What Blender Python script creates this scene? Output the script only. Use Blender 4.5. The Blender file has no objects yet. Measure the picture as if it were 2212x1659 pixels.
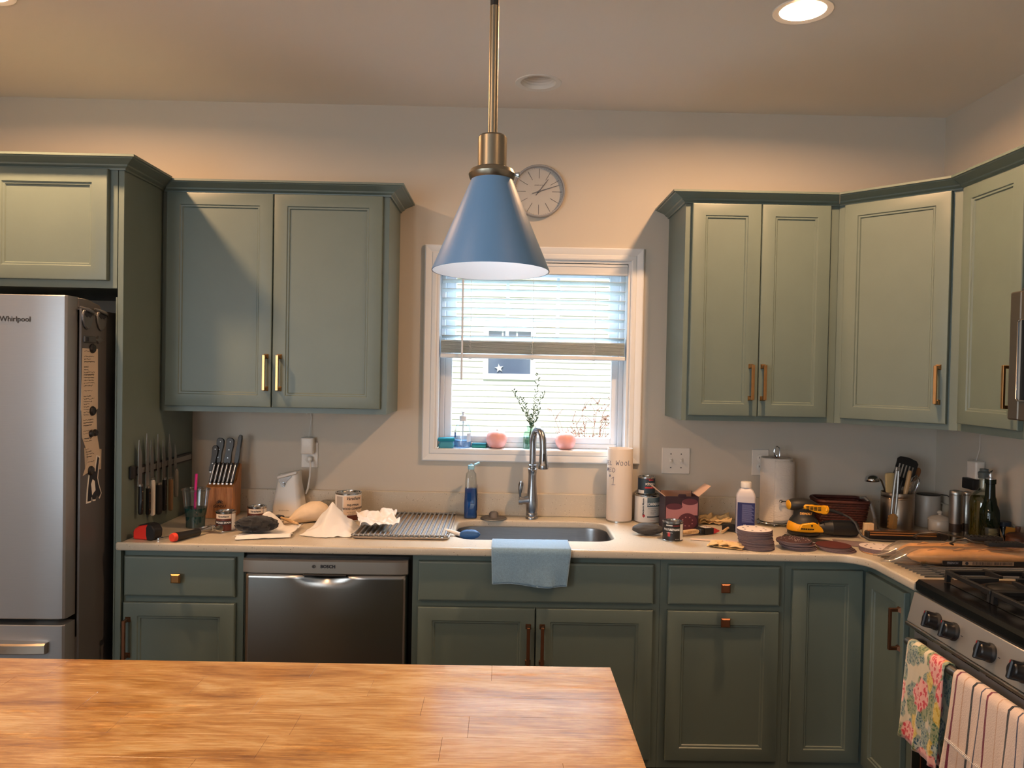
import bpy, bmesh, math, random
from math import sin, cos, pi, radians as R
from mathutils import Vector, Matrix, noise
SC = bpy.context.scene
COL = SC.collection
random.seed(7)

# ---------------------------------------------------------------- camera
cam_d = bpy.data.cameras.new('camera')
cam = bpy.data.objects.new('camera', cam_d); COL.objects.link(cam)
cam.location = (-0.0151, -3.4762, 1.5655)
cam_d.sensor_width = 36.0
cam_d.lens = 36.0 * 1683.9 / 2212.0
cam_d.clip_start = 0.02
cam.matrix_world = (Matrix.Translation(cam.location) @ Matrix.Rotation(R(-0.573), 4, 'Z')
                    @ Matrix.Rotation(R(90 - 1.048), 4, 'X') @ Matrix.Rotation(R(1.094), 4, 'Z'))
SC.camera = cam
SC.view_settings.view_transform = 'Standard'
SC.view_settings.look = 'None'
SC.view_settings.exposure = 0.12
SC.view_settings.gamma = 1.0
SC.view_settings.use_curve_mapping = False

# ---------------------------------------------------------------- sky, sun, lights
w = bpy.data.worlds.new('sky'); SC.world = w; w.use_nodes = True
bg = w.node_tree.nodes['Background']
bg.inputs[0].default_value = (0.50, 0.74, 1.0, 1); bg.inputs[1].default_value = 1.0

def lamp(name, kind, loc, aim, energy, color, **kw):
    d = bpy.data.lights.new(name, kind); d.energy = energy; d.color = color
    for k, v in kw.items(): setattr(d, k, v)
    o = bpy.data.objects.new(name, d); COL.objects.link(o); o.location = loc
    o.rotation_euler = (Vector(aim) - Vector(loc)).to_track_quat('-Z', 'Y').to_euler()
    return o

lamp('sun', 'SUN', (0, -8, 12), (1.2, 0, 5.5), 6.8, (1.0, 0.97, 0.90), angle=R(2))
WARM = (1.0, 0.565, 0.285)
CAN_SPOTS = [(0.912, -0.985), (-1.68, -0.985), (0.912, -3.3), (-1.485, -3.3), (0.912, -5.2), (-1.68, -5.2)]
for cx, cy in CAN_SPOTS:
    lamp('can_lamp', 'AREA', (cx, cy, 2.735), (cx, cy, 0), 29.0 if cy > -2 else (16.0 if cx < 0 else 6.0) if cy > -4 else 4.0, WARM, shape='DISK', size=0.09)
# open sky above the neighbour's roof, falling steeply through the sink window
lamp('window_skylight', 'AREA', (0.11, 1.5, 3.3), (0.11, -0.55, 0.95), 800.0, (0.66, 0.83, 1.0), shape='RECTANGLE', size=2.4, size_y=1.2)
# daylight through the glazed doors in the wall behind the photographer
lamp('patio_daylight', 'AREA', (-1.72, -6.38, 1.15), (-1.72, 0, 1.15), 26.0, (0.84, 0.94, 1.0), shape='RECTANGLE', size=0.40, size_y=1.9)

# daylight through the dining window in the left wall, out of the picture
lamp('dining_daylight', 'AREA', (-2.36, -4.35, 1.50), (1.2, -2.6, 1.0), 42.0, (0.80, 0.92, 1.0), shape='RECTANGLE', size=1.3, size_y=1.2)

# ---------------------------------------------------------------- materials
def lin(c):
    return tuple((v / 12.92 if v <= 0.04045 else ((v + 0.055) / 1.055) ** 2.4) for v in (x / 255.0 for x in c))

def mat(name, rgb, rough=0.5, metal=0.0, noise_amt=0.0, noise_scale=20.0, bump=0.0, bump_scale=200.0, stretch=(1, 1, 1), spec=None, trans=0.0, aniso=0.0, sheen=0.0, coat=0.0, lin_rgb=False):
    m = bpy.data.materials.new(name); m.use_nodes = True
    nt = m.node_tree; b = nt.nodes['Principled BSDF']
    c = rgb if lin_rgb else lin(rgb)
    b.inputs['Base Color'].default_value = (*c, 1)
    b.inputs['Roughness'].default_value = rough
    b.inputs['Metallic'].default_value = metal
    if spec is not None: b.inputs['Specular IOR Level'].default_value = spec
    if trans: b.inputs['Transmission Weight'].default_value = trans
    if aniso: b.inputs['Anisotropic'].default_value = aniso
    if sheen: b.inputs['Sheen Weight'].default_value = sheen
    if coat: b.inputs['Coat Weight'].default_value = coat
    if noise_amt or bump:
        tc = nt.nodes.new('ShaderNodeTexCoord'); mp = nt.nodes.new('ShaderNodeMapping')
        mp.inputs['Scale'].default_value = stretch
        nt.links.new(tc.outputs['Object'], mp.inputs['Vector'])
    if noise_amt:
        n = nt.nodes.new('ShaderNodeTexNoise'); n.inputs['Scale'].default_value = noise_scale; n.inputs['Detail'].default_value = 5
        nt.links.new(mp.outputs[0], n.inputs['Vector'])
        r = nt.nodes.new('ShaderNodeValToRGB')
        r.color_ramp.elements[0].position = 0.3; r.color_ramp.elements[1].position = 0.7
        r.color_ramp.elements[0].color = (*[v * (1 - noise_amt) for v in c], 1)
        r.color_ramp.elements[1].color = (*[min(1, v * (1 + noise_amt)) for v in c], 1)
        nt.links.new(n.outputs['Fac'], r.inputs['Fac']); nt.links.new(r.outputs[0], b.inputs['Base Color'])
    if bump:
        n2 = nt.nodes.new('ShaderNodeTexNoise'); n2.inputs['Scale'].default_value = bump_scale; n2.inputs['Detail'].default_value = 3
        nt.links.new(mp.outputs[0], n2.inputs['Vector'])
        bp = nt.nodes.new('ShaderNodeBump'); bp.inputs['Strength'].default_value = bump; bp.inputs['Distance'].default_value = 0.002
        nt.links.new(n2.outputs['Fac'], bp.inputs['Height']); nt.links.new(bp.outputs[0], b.inputs['Normal'])
    return m

def thin_glass(name, tint=(1, 1, 1), gloss=0.08, rough=0.0, film=None, film_amt=0.0):
    m = bpy.data.materials.new(name); m.use_nodes = True; nt = m.node_tree
    out = nt.nodes['Material Output']; nt.nodes.remove(nt.nodes['Principled BSDF'])
    t = nt.nodes.new('ShaderNodeBsdfTransparent'); t.inputs[0].default_value = (*tint, 1)
    g = nt.nodes.new('ShaderNodeBsdfGlossy'); g.inputs['Roughness'].default_value = rough
    mx = nt.nodes.new('ShaderNodeMixShader')
    fr = nt.nodes.new('ShaderNodeLayerWeight'); fr.inputs[0].default_value = 0.25
    ml = nt.nodes.new('ShaderNodeMath'); ml.operation = 'MULTIPLY_ADD'; ml.inputs[1].default_value = 0.45; ml.inputs[2].default_value = gloss
    ml.use_clamp = True
    nt.links.new(fr.outputs['Fresnel'], ml.inputs[0]); nt.links.new(ml.outputs[0], mx.inputs[0])
    nt.links.new(t.outputs[0], mx.inputs[1]); nt.links.new(g.outputs[0], mx.inputs[2])
    last = mx
    if film:
        d = nt.nodes.new('ShaderNodeBsdfDiffuse'); d.inputs[0].default_value = (*lin(film), 1)
        m2 = nt.nodes.new('ShaderNodeMixShader'); m2.inputs[0].default_value = film_amt
        nt.links.new(mx.outputs[0], m2.inputs[1]); nt.links.new(d.outputs[0], m2.inputs[2]); last = m2
    nt.links.new(last.outputs[0], out.inputs[0])
    return m

def emit(name, rgb, s):
    m = bpy.data.materials.new(name); m.use_nodes = True; b = m.node_tree.nodes['Principled BSDF']
    b.inputs['Base Color'].default_value = (0.8, 0.8, 0.8, 1)
    b.inputs['Emission Color'].default_value = (*rgb, 1); b.inputs['Emission Strength'].default_value = s
    return m

def ramp_nodes(m, src_builder, stops, interp='LINEAR'):
    nt = m.node_tree; b = nt.nodes['Principled BSDF']
    f = src_builder(nt)
    r = nt.nodes.new('ShaderNodeValToRGB'); cr = r.color_ramp; cr.interpolation = interp
    while len(cr.elements) < len(stops): cr.elements.new(0.5)
    for e, (p, c) in zip(cr.elements, stops): e.position = p; e.color = (*lin(c), 1)
    nt.links.new(f, r.inputs['Fac']); nt.links.new(r.outputs[0], b.inputs['Base Color'])
    return r

def wood(name, dark, mid, light, rough=0.4, scale=3.0, stretch=(1.2, 14, 14), per_object=True):
    m = mat(name, mid, rough); nt = m.node_tree; b = nt.nodes['Principled BSDF']
    tc = nt.nodes.new('ShaderNodeTexCoord'); mp = nt.nodes.new('ShaderNodeMapping'); mp.inputs['Scale'].default_value = stretch
    oi = nt.nodes.new('ShaderNodeObjectInfo')
    ad = nt.nodes.new('ShaderNodeVectorMath'); ad.operation = 'ADD'
    sc = nt.nodes.new('ShaderNodeVectorMath'); sc.operation = 'SCALE'; sc.inputs['Scale'].default_value = 17.0 if per_object else 0.0
    cb = nt.nodes.new('ShaderNodeCombineXYZ')
    for i in range(3): nt.links.new(oi.outputs['Random'], cb.inputs[i])
    nt.links.new(cb.outputs[0], sc.inputs[0]); nt.links.new(tc.outputs['Object'], mp.inputs['Vector'])
    nt.links.new(mp.outputs[0], ad.inputs[0]); nt.links.new(sc.outputs[0], ad.inputs[1])
    n = nt.nodes.new('ShaderNodeTexNoise'); n.inputs['Scale'].default_value = scale; n.inputs['Detail'].default_value = 9; n.inputs['Roughness'].default_value = 0.62; n.inputs['Distortion'].default_value = 0.6
    nt.links.new(ad.outputs[0], n.inputs['Vector'])
    r = nt.nodes.new('ShaderNodeValToRGB'); cr = r.color_ramp; cr.elements.new(0.5)
    for e, (p, c) in zip(cr.elements, ((0.3, dark), (0.5, mid), (0.68, light))): e.position = p; e.color = (*lin(c), 1)
    nt.links.new(n.outputs['Fac'], r.inputs['Fac'])
    hs = nt.nodes.new('ShaderNodeHueSaturation')
    mr = nt.nodes.new('ShaderNodeMapRange'); mr.inputs['To Min'].default_value = 0.94; mr.inputs['To Max'].default_value = 1.05
    nt.links.new(oi.outputs['Random'], mr.inputs['Value'])
    if per_object: nt.links.new(mr.outputs[0], hs.inputs['Value'])
    nt.links.new(r.outputs[0], hs.inputs['Color']); nt.links.new(hs.outputs[0], b.inputs['Base Color'])
    return m

M = {}
M['wall'] = mat('wall_paint', (0.57, 0.52, 0.445), 0.75, bump=0.05, bump_scale=350, lin_rgb=True)
M['ceil'] = mat('ceiling_paint', (0.80, 0.735, 0.66), 0.85, lin_rgb=True)
M['sage'] = mat('sage_paint', (0.128, 0.168, 0.149), 0.42, noise_amt=0.03, noise_scale=9, bump=0.03, bump_scale=300, lin_rgb=True)
M['sage_in'] = mat('cabinet_inside', (40, 38, 34), 0.8)
M['brass'] = mat('champagne_brass', (186, 140, 92), 0.30, 1.0, noise_amt=0.05, noise_scale=60)
M['bronze'] = mat('copper_bronze', (150, 104, 78), 0.38, 1.0)
M['white'] = mat('white_trim', (0.74, 0.75, 0.76), 0.35, lin_rgb=True)
M['vinyl'] = mat('white_vinyl', (0.70, 0.74, 0.80), 0.4, lin_rgb=True)
M['plastic_w'] = mat('white_plastic', (226, 220, 212), 0.35)
M['plastic_b'] = mat('black_plastic', (22, 22, 24), 0.38)
M['rubber'] = mat('dark_rubber', (30, 30, 32), 0.6)
M['black'] = mat('black_enamel', (12, 12, 14), 0.22)
M['iron'] = mat('cast_iron', (20, 20, 21), 0.55, bump=0.15, bump_scale=300)
M['steel'] = mat('brushed_steel', (168, 164, 158), 0.32, 1.0, noise_amt=0.05, noise_scale=8, stretch=(2, 60, 120), aniso=0.6)
M['fridge_front'] = mat('stainless_front', (150, 152, 155), 0.40, 0.65, noise_amt=0.03, noise_scale=10, stretch=(2, 40, 200))
M['fridge_side'] = mat('grey_fridge_side', (92, 91, 92), 0.42, 0.2)
M['chrome'] = mat('polished_chrome', (200, 202, 206), 0.12, 1.0)
M['nickel'] = mat('brushed_nickel', (158, 160, 164), 0.27, 1.0)
M['tin'] = mat('tin_can_metal', (190, 190, 188), 0.2, 1.0)
M['paper'] = mat('white_paper', (236, 230, 222), 0.8)
M['ink'] = mat('dark_ink', (36, 38, 48), 0.6)
M['inkred'] = mat('red_ink', (176, 44, 50), 0.6)
M['inkwhite'] = mat('white_ink', (232, 230, 226), 0.6)
M['glass'] = thin_glass('clear_pane', (0.985, 0.99, 0.99), 0.02)
M['clear'] = thin_glass('clear_plastic', (0.86, 0.90, 0.91), 0.09, 0.03)
M['film'] = thin_glass('clear_bag_film', (0.95, 0.94, 0.92), 0.10, 0.12, (220, 214, 205), 0.08)
M['olive'] = thin_glass('olive_glass', (0.42, 0.46, 0.10), 0.07, 0.03, (70, 72, 20), 0.35)
M['greenglass'] = thin_glass('dark_green_glass', (0.10, 0.16, 0.07), 0.07, 0.03, (16, 26, 14), 0.6)
M['vaseglass'] = thin_glass('pale_green_glass', (0.62, 0.80, 0.72), 0.12, 0.03)
M['tan'] = wood('pale_handle_wood', (188, 150, 104), (206, 170, 124), (220, 188, 144), 0.5, 6, (20, 20, 3))

# ---------------------------------------------------------------- mesh builder
class MB:
    def __init__(s, root=None, F=None):
        s.bm = bmesh.new()
        s.M = Matrix()
        if root is not None: s.M = Matrix.Translation(-root.location)
        if F is not None: s.M = s.M @ F
        s.uv = None
    def v(s, p): return s.bm.verts.new(s.M @ Vector(p))
    def face(s, vs):
        try: return s.bm.faces.new(vs)
        except ValueError: return None
    def box(s, x0, y0, z0, x1, y1, z1, bev=0.0, seg=1, T=None):
        P = [(x0, y0, z0), (x1, y0, z0), (x1, y1, z0), (x0, y1, z0), (x0, y0, z1), (x1, y0, z1), (x1, y1, z1), (x0, y1, z1)]
        if T is not None: P = [T @ Vector(p) for p in P]
        vs = [s.v(p) for p in P]
        fs = [s.face([vs[i] for i in f]) for f in ((0, 3, 2, 1), (4, 5, 6, 7), (0, 1, 5, 4), (1, 2, 6, 5), (2, 3, 7, 6), (3, 0, 4, 7))]
        if bev:
            es = list({e for f in fs for e in f.edges})
            bmesh.ops.bevel(s.bm, geom=es, offset=bev, segments=seg, profile=0.6, affect='EDGES', clamp_overlap=True)
        return s
    def cbox(s, c, d, bev=0.0, seg=1, T=None):
        return s.box(c[0] - d[0] / 2, c[1] - d[1] / 2, c[2] - d[2] / 2, c[0] + d[0] / 2, c[1] + d[1] / 2, c[2] + d[2] / 2, bev, seg, T)
    def loft(s, loops, cap0=True, cap1=True, closed=True):
        L = [[s.v(p) for p in lp] for lp in loops]; n = len(L[0])
        for a, b in zip(L, L[1:]):
            for i in range(n if closed else n - 1):
                j = (i + 1) % n
                s.face((a[i], a[j], b[j], b[i]))
        if cap0: s.face(list(reversed(L[0])))
        if cap1: s.face(L[-1])
        return L
    def lathe(s, prof, c=(0, 0, 0), n=24, cap0=True, cap1=True, wob=None, T=None, sx=1.0, sy=1.0):
        loops = []
        for r, z in prof:
            lp = []
            for i in range(n):
                t = 2 * pi * i / n; k = r * (wob(t, z) if wob else 1)
                p = Vector((c[0] + k * cos(t) * sx, c[1] + k * sin(t) * sy, c[2] + z))
                lp.append(T @ p if T is not None else p)
            loops.append(lp)
        s.loft(loops, cap0, cap1); return s
    def tube(s, pts, r, n=8, caps=True):
        pts = [Vector(p) for p in pts]; rs = r if isinstance(r, (list, tuple)) else [r] * len(pts)
        loops = []; up = None
        for i, p in enumerate(pts):
            d = (pts[min(i + 1, len(pts) - 1)] - pts[max(i - 1, 0)]).normalized()
            if up is None:
                up = Vector((0, 0, 1)) if abs(d.z) < 0.9 else Vector((0, 1, 0))
            a = d.cross(up).normalized(); b = a.cross(d).normalized(); up = b
            loops.append([p + (a * cos(2 * pi * k / n) + b * sin(2 * pi * k / n)) * rs[i] for k in range(n)])
        s.loft(loops, caps, caps); return s
    def prism(s, poly, axis, a, b, bev=0.0):
        def m(u, v, t): return {'x': (t, u, v), 'y': (u, t, v), 'z': (u, v, t)}[axis]
        n0 = len(s.bm.faces)
        s.loft([[m(u, v, a) for u, v in poly], [m(u, v, b) for u, v in poly]])
        if bev:
            s.bm.faces.ensure_lookup_table(); fs = s.bm.faces[n0:]
            bmesh.ops.bevel(s.bm, geom=list({e for f in fs for e in f.edges}), offset=bev, segments=1, affect='EDGES', clamp_overlap=True)
        return s
    def patch(s, r, a0, a1, z0, z1, n=10, c=(0, 0, 0), th=0.0005):
        f = lambda rr: [[(c[0] + rr * sin(a0 + (a1 - a0) * i / n), c[1] - rr * cos(a0 + (a1 - a0) * i / n), c[2] + z) for i in range(n + 1)] for z in (z0, z1)]
        o = f(r + th)
        s.loft(o, False, False, closed=False); return s
    def grid(s, nx, ny, fn):
        uv = s.bm.loops.layers.uv.verify()
        V = [[s.v(fn(i / nx, j / ny)) for i in range(nx + 1)] for j in range(ny + 1)]
        for j in range(ny):
            for i in range(nx):
                f = s.face((V[j][i], V[j][i + 1], V[j + 1][i + 1], V[j + 1][i]))
                for l, (a, b) in zip(f.loops, ((i, j), (i + 1, j), (i + 1, j + 1), (i, j + 1))): l[uv].uv = (a / nx, b / ny)
        return s
    def blob(s, c, d, amp=0.0, freq=3.0, seed=0, nu=28, nv=16, floor=None, ridge=False):
        loops = []
        for j in range(1, nv):
            ph = pi * j / nv; lp = []
            for i in range(nu):
                t = 2 * pi * i / nu
                q = Vector((cos(t) * sin(ph), sin(t) * sin(ph), -cos(ph)))
                k = noise.noise(q * freq + Vector((seed, seed * 2, 0)))
                if ridge: k = 1 - 2.2 * abs(k)
                p = q * (1 + amp * k)
                z = c[2] + p.z * d[2]
                if floor is not None: z = max(z, floor)
                lp.append((c[0] + p.x * d[0], c[1] + p.y * d[1], z))
            loops.append(lp)
        s.loft(loops); return s
    def build(s, name, m, parent=None, smooth=35, solid=0.0, shift=0):
        bmesh.ops.recalc_face_normals(s.bm, faces=s.bm.faces[:])
        me = bpy.data.meshes.new(name); s.bm.to_mesh(me); s.bm.free()
        o = bpy.data.objects.new(name, me); COL.objects.link(o)
        if m is not None: me.materials.append(m)
        if parent is not None: o.parent = parent
        if smooth:
            me.polygons.foreach_set('use_smooth', [True] * len(me.polygons))
            me.set_sharp_from_angle(angle=R(smooth))
        if solid:
            md = o.modifiers.new('thickness', 'SOLIDIFY'); md.thickness = solid; md.offset = 0
        return o

def thing(name, label, cat, loc=(0, 0, 0), rz=0.0, group=None, rot=None):
    o = bpy.data.objects.new(name, None); COL.objects.link(o)
    o.location = loc; o.rotation_euler = rot or (0, 0, rz); o.empty_display_size = 0.05
    o['label'] = label; o['category'] = cat
    if group: o['group'] = group
    return o
def tag(o, label, cat, group=None):
    o['label'] = label; o['category'] = cat
    if group: o['group'] = group
    return o
def struct(o): o['kind'] = 'structure'; return o
def dup(o, parent=None):
    c = o.copy(); COL.objects.link(c)
    if parent is not None: c.parent = parent
    for ch in o.children: dup(ch, c)
    return c
def lab(o, t): o['label'] = t; return o

def text(s, size, mt, parent, name='lettering', at=(0, 0, 0), F=None, wrap=None, a0=0.0, shear=0.0, ext=0.0003, align='CENTER', bold=0.0, sx=1.0):
    """flat print: letters facing -y in the parent's frame; wrap=radius bends them round an upright cylinder"""
    cu = bpy.data.curves.new('t', 'FONT'); cu.body = s; cu.size = size; cu.align_x = align; cu.align_y = 'CENTER'
    cu.resolution_u = 2; cu.shear = shear; cu.offset = bold
    to = bpy.data.objects.new('t', cu); me = bpy.data.meshes.new_from_object(to)
    bpy.data.objects.remove(to); bpy.data.curves.remove(cu)
    for v in me.vertices:
        u, h = v.co.x * sx, v.co.y
        if wrap:
            t = a0 + u / wrap; p = Vector((at[0] + (wrap + ext) * sin(t), at[1] - (wrap + ext) * cos(t), at[2] + h))
        else: p = Vector((at[0] + u, at[1] - ext, at[2] + h))
        v.co = F @ p if F is not None else p
    me.materials.clear(); me.materials.append(mt); me.name = name
    o = bpy.data.objects.new(name, me); COL.objects.link(o); o.parent = parent
    return o
def strokes(lines, r, mt, parent, name='handwriting', fn=None):
    b = MB()
    for ln in lines:
        pts = [fn(u, v) if fn else (u, 0, v) for u, v in ln]
        b.tube(pts, r, 4)
    return b.build(name, mt, parent)
def rrect(x0, y0, x1, y1, r, n=6):
    P = []
    for cx, cy, a in ((x1 - r, y1 - r, 0), (x0 + r, y1 - r, 90), (x0 + r, y0 + r, 180), (x1 - r, y0 + r, 270)):
        for k in range(n + 1):
            t = R(a + 90 * k / n); P.append((cx + r * cos(t), cy + r * sin(t)))
    return P
# ================================================================ room shell
LX, RX, FY, H = -2.42, 1.93, -6.5, 2.724
WX0, WX1, WZ0, WZ1 = -0.321, 0.541, 1.209, 2.058
fl = MB().box(LX - .1, FY - .1, -0.06, RX + .1, .16, 0).build('floor', wood('dark_floor_wood', (44, 30, 20), (60, 42, 28), (76, 54, 38), 0.45, 3, (10, 1.2, 10), False)); struct(fl)
b = MB()
holes = [(cx, cy) for cx, cy in CAN_SPOTS] + [(0.10, -0.312)]
ce = MB()
# ceiling board with round cut-outs for the recessed lights
xs = sorted({LX - .1, RX + .1} | {h[0] + s * .09 for h in holes for s in (-1, 1)})
ys = sorted({FY - .1, .16} | {h[1] + s * .09 for h in holes for s in (-1, 1)})
vc = {}
def cv(x, y):
    k = (round(x, 4), round(y, 4))
    if k not in vc: vc[k] = ce.v((x, y, H))
    return vc[k]
for i in range(len(xs) - 1):
    for j in range(len(ys) - 1):
        x0, x1, y0, y1 = xs[i], xs[i + 1], ys[j], ys[j + 1]
        hit = [h for h in holes if abs((x0 + x1) / 2 - h[0]) < 1e-4 and abs((y0 + y1) / 2 - h[1]) < 1e-4]
        if not hit: ce.face([cv(x0, y0), cv(x1, y0), cv(x1, y1), cv(x0, y1)])
        else:
            hx, hy = hit[0]; n = 32
            ring = [ce.v((hx + .072 * cos(2 * pi * k / n + pi / 4), hy + .072 * sin(2 * pi * k / n + pi / 4), H)) for k in range(n)]
            cs = [cv(x1, y1), cv(x0, y1), cv(x0, y0), cv(x1, y0)]
            for q in range(4):
                seg = [ring[(q * 8 + k) % n] for k in range(9)]
                for k in range(8): ce.face([cs[q] if k < 4 else cs[(q + 1) % 4], seg[k], seg[k + 1]])
                ce.face([cs[q], seg[4], cs[(q + 1) % 4]])
struct(ce.build('ceiling', M['ceil'], smooth=0))
struct(MB().box(LX - .1, FY - .1, H + .16, RX + .1, .16, H + .2).build('trim_1', M['ceil'], smooth=0))   # floor deck above the ceiling
b = MB()
b.box(LX - .1, 0, -.06, WX0, .14, H + .16).box(WX1, 0, -.06, RX + .1, .14, H + .16).box(WX0, 0, -.06, WX1, .14, WZ0 - .0125).box(WX0, 0, WZ1, WX1, .14, H + .16)
struct(b.build('wall_back', M['wall'], smooth=0))
struct(MB().box(RX, FY, -.06, RX + .1, 0, H + .16).build('wall_right', M['wall'], smooth=0))
b = MB()
b.box(LX - .1, -3.65, -.06, LX, 0, H + .16).box(LX - .1, FY, -.06, LX, -5.05, H + .16).box(LX - .1, -5.05, -.06, LX, -3.65, .85).box(LX - .1, -5.05, 2.15, LX, -3.65, H + .16)
struct(b.build('wall_left', M['wall'], smooth=0))
w2 = bpy.data.objects.new('window_2', None); COL.objects.link(w2); w2.location = (LX - .05, -4.35, .85); struct(w2)
b = MB(w2)
for a in ((-5.05, .85, -4.98, 2.15), (-3.72, .85, -3.65, 2.15), (-4.98, .85, -3.72, .92), (-4.98, 2.08, -3.72, 2.15), (-4.98, 1.47, -3.72, 1.53)): b.box(LX - .08, a[0], a[1], LX - .03, a[2], a[3], .003)
fw = b.build('frame', M['white'], w2)
MB(w2).box(LX - .058, -4.98, .92, LX - .053, -3.72, 2.08).build('pane', M['glass'], fw, 0)
b = MB()
b.box(LX - .1, FY - .1, -.06, -2.35, FY, H + .16).box(-.75, FY - .1, -.06, RX + .1, FY, H + .16).box(-2.35, FY - .1, 2.14, -.75, FY, H + .16)
struct(b.build('wall_front', M['wall'], smooth=0))
# glazed patio doors behind the photographer
pd = bpy.data.objects.new('door_1', None); COL.objects.link(pd); pd.location = (-1.55, FY, 0); struct(pd)
for k, x in enumerate((-2.34, -1.56)):
    q = MB(pd)
    q.box(x, FY - .06, .02, x + .08, FY - .02, 2.12, .004).box(x + .71, FY - .06, .02, x + .79, FY - .02, 2.12, .004).box(x + .08, FY - .06, .02, x + .71, FY - .02, .14, .004).box(x + .08, FY - .06, 2.02, x + .71, FY - .02, 2.12, .004)
    f = q.build('door_leaf', M['white'], pd)
    MB(pd).box(x + .08, FY - .045, .14, x + .71, FY - .038, 2.02).build('pane', M['glass'], f, 0)

# ================================================================ window over the sink
wn = bpy.data.objects.new('window_1', None); COL.objects.link(wn); wn.location = (0.11, 0, WZ0); struct(wn)
def casing(a, bb, side):
    """colonial casing, mitred; profile (across, proud)"""
    prof = [(0, 0), (0, .010), (.006, .013), (.020, .013), (.024, .010), (.038, .015), (.050, .017), (.055, .014), (.055, 0)]
    q = MB(wn); loops = []
    for end in (0, 1):
        lp = []
        for o, d in prof:
            if side == 'T': p = ((WX0 - o, -d, WZ1 + o), (WX1 + o, -d, WZ1 + o))[end]
            if side == 'B': p = ((WX1 + o, -d, WZ0 - o), (WX0 - o, -d, WZ0 - o))[end]
            if side == 'L': p = ((WX0 - o, -d, WZ0 - o), (WX0 - o, -d, WZ1 + o))[end]
            if side == 'R': p = ((WX1 + o, -d, WZ1 + o), (WX1 + o, -d, WZ0 - o))[end]
            lp.append(p)
        loops.append(lp)
    q.loft(loops); return q.build('casing', M['white'], wn, 20)
for sd in 'TBLR': casing(0, 0, sd)
q = MB(wn)
q.box(WX0, .0, WZ0, WX0 + .012, .14, WZ1).box(WX1 - .012, .0, WZ0, WX1, .14, WZ1).box(WX0 + .012, .0, WZ1 - .012, WX1 - .012, .14, WZ1)
q.build('jamb', M['white'], wn, 0)
MB(wn).box(WX0 + .012, -.004, WZ0 - .012, WX1 - .012, .14, WZ0, .003).build('sill', M['white'], wn)
# vinyl double-hung unit
def ring_frame(x0, z0, x1, z1, wv, wt, wb, y0, y1, name, par):
    q = MB(wn)
    q.box(x0, y0, z0, x0 + wv, y1, z1, .003).box(x1 - wv, y0, z0, x1, y1, z1, .003).box(x0 + wv, y0, z0, x1 - wv, y1, z0 + wb, .003).box(x0 + wv, y0, z1 - wt, x1 - wv, y1, z1, .003)
    return q.build(name, M['vinyl'], par)
ring_frame(WX0 + .012, WZ0, WX1 - .012, WZ1 - .012, .022, .02, .022, .085, .138, 'frame', wn)
low = ring_frame(-.287, 1.231, .507, 1.655, .032, .034, .030, .088, .112, 'lower_sash', wn)
MB(wn).box(-.255, .098, 1.261, .475, .102, 1.621).build('pane', M['glass'], low, 0)
upp = ring_frame(-.287, 1.63, .507, 2.026, .045, .036, .034, .114, .136, 'upper_sash', wn)
MB(wn).box(-.242, .124, 1.664, .462, .128, 1.99).build('pane', M['glass'], upp, 0)
for x in (-.006, .226): MB(wn).box(x - .008, .117, 1.664, x + .008, .123, 1.99, .002).build('muntin', M['vinyl'], upp)
MB(wn).box(.08, .07, 1.640, .14, .088, 1.655, .003).build('sash_lock', M['vinyl'], low)

# ---------------------------------------------------------------- blind
bl = thing('window_blind', 'white wide-slat window blind raised halfway over the sink window', 'blind', (.105, .035, 1.62))
slat_m = bpy.data.materials.new('blind_white'); slat_m.use_nodes = True
nt = slat_m.node_tree; pb = nt.nodes['Principled BSDF']; pb.inputs['Base Color'].default_value = (.60, .65, .65, 1); pb.inputs['Roughness'].default_value = .4
tl = nt.nodes.new('ShaderNodeBsdfTranslucent'); tl.inputs[0].default_value = (.7, .75, .75, 1); ms = nt.nodes.new('ShaderNodeMixShader'); ms.inputs[0].default_value = .10
nt.links.new(pb.outputs[0], ms.inputs[1]); nt.links.new(tl.outputs[0], ms.inputs[2]); nt.links.new(ms.outputs[0], nt.nodes['Material Output'].inputs[0])
BX0, BX1 = -.300, .522
MB(bl).box(WX0 + .014, .006, 1.992, WX1 - .014, .014, 2.044, .002).box(WX0 + .014, .0145, 2.03, WX1 - .014, .062, 2.044).build('headrail', M['white'], bl)
q = MB(bl); q.box(WX0 + .014, .002, 2.030, WX1 - .014, .006, 2.041, .0015).box(WX0 + .014, .003, 1.994, WX1 - .014, .006, 2.002, .001); q.build('valance', M['white'], bl)
SL = MB(); prof = [(-.025, -.0035), (-.012, .0), (0, .0015), (.012, .0), (.025, -.0035), (.025, -.0015), (.012, .002), (0, .0035), (-.012, .002), (-.025, -.0015)]
SL.loft([[(x, y, z) for y, z in prof] for x in (BX0 - .105, BX1 - .105)])
sl0 = SL.build('slat', slat_m, bl)
zs = [1.962 - .0417 * k for k in range(7)]
for k, z in enumerate(zs):
    o = sl0 if k == 0 else sl0.copy()
    if k: COL.objects.link(o); o.parent = bl
    o.location = (0, .002, z - 1.62); o.rotation_euler = (R(-12), 0, 0)
for k in range(11):
    o = sl0.copy(); COL.objects.link(o); o.parent = bl
    o.location = (random.uniform(-.001, .001), .002, 1.6395 + .0052 * k - 1.62); o.rotation_euler = (R(1), 0, 0)
MB(bl).box(BX0 - .004, .010, 1.614, BX1 + .004, .064, 1.632, .004).build('bottom_rail', M['white'], bl)
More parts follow.
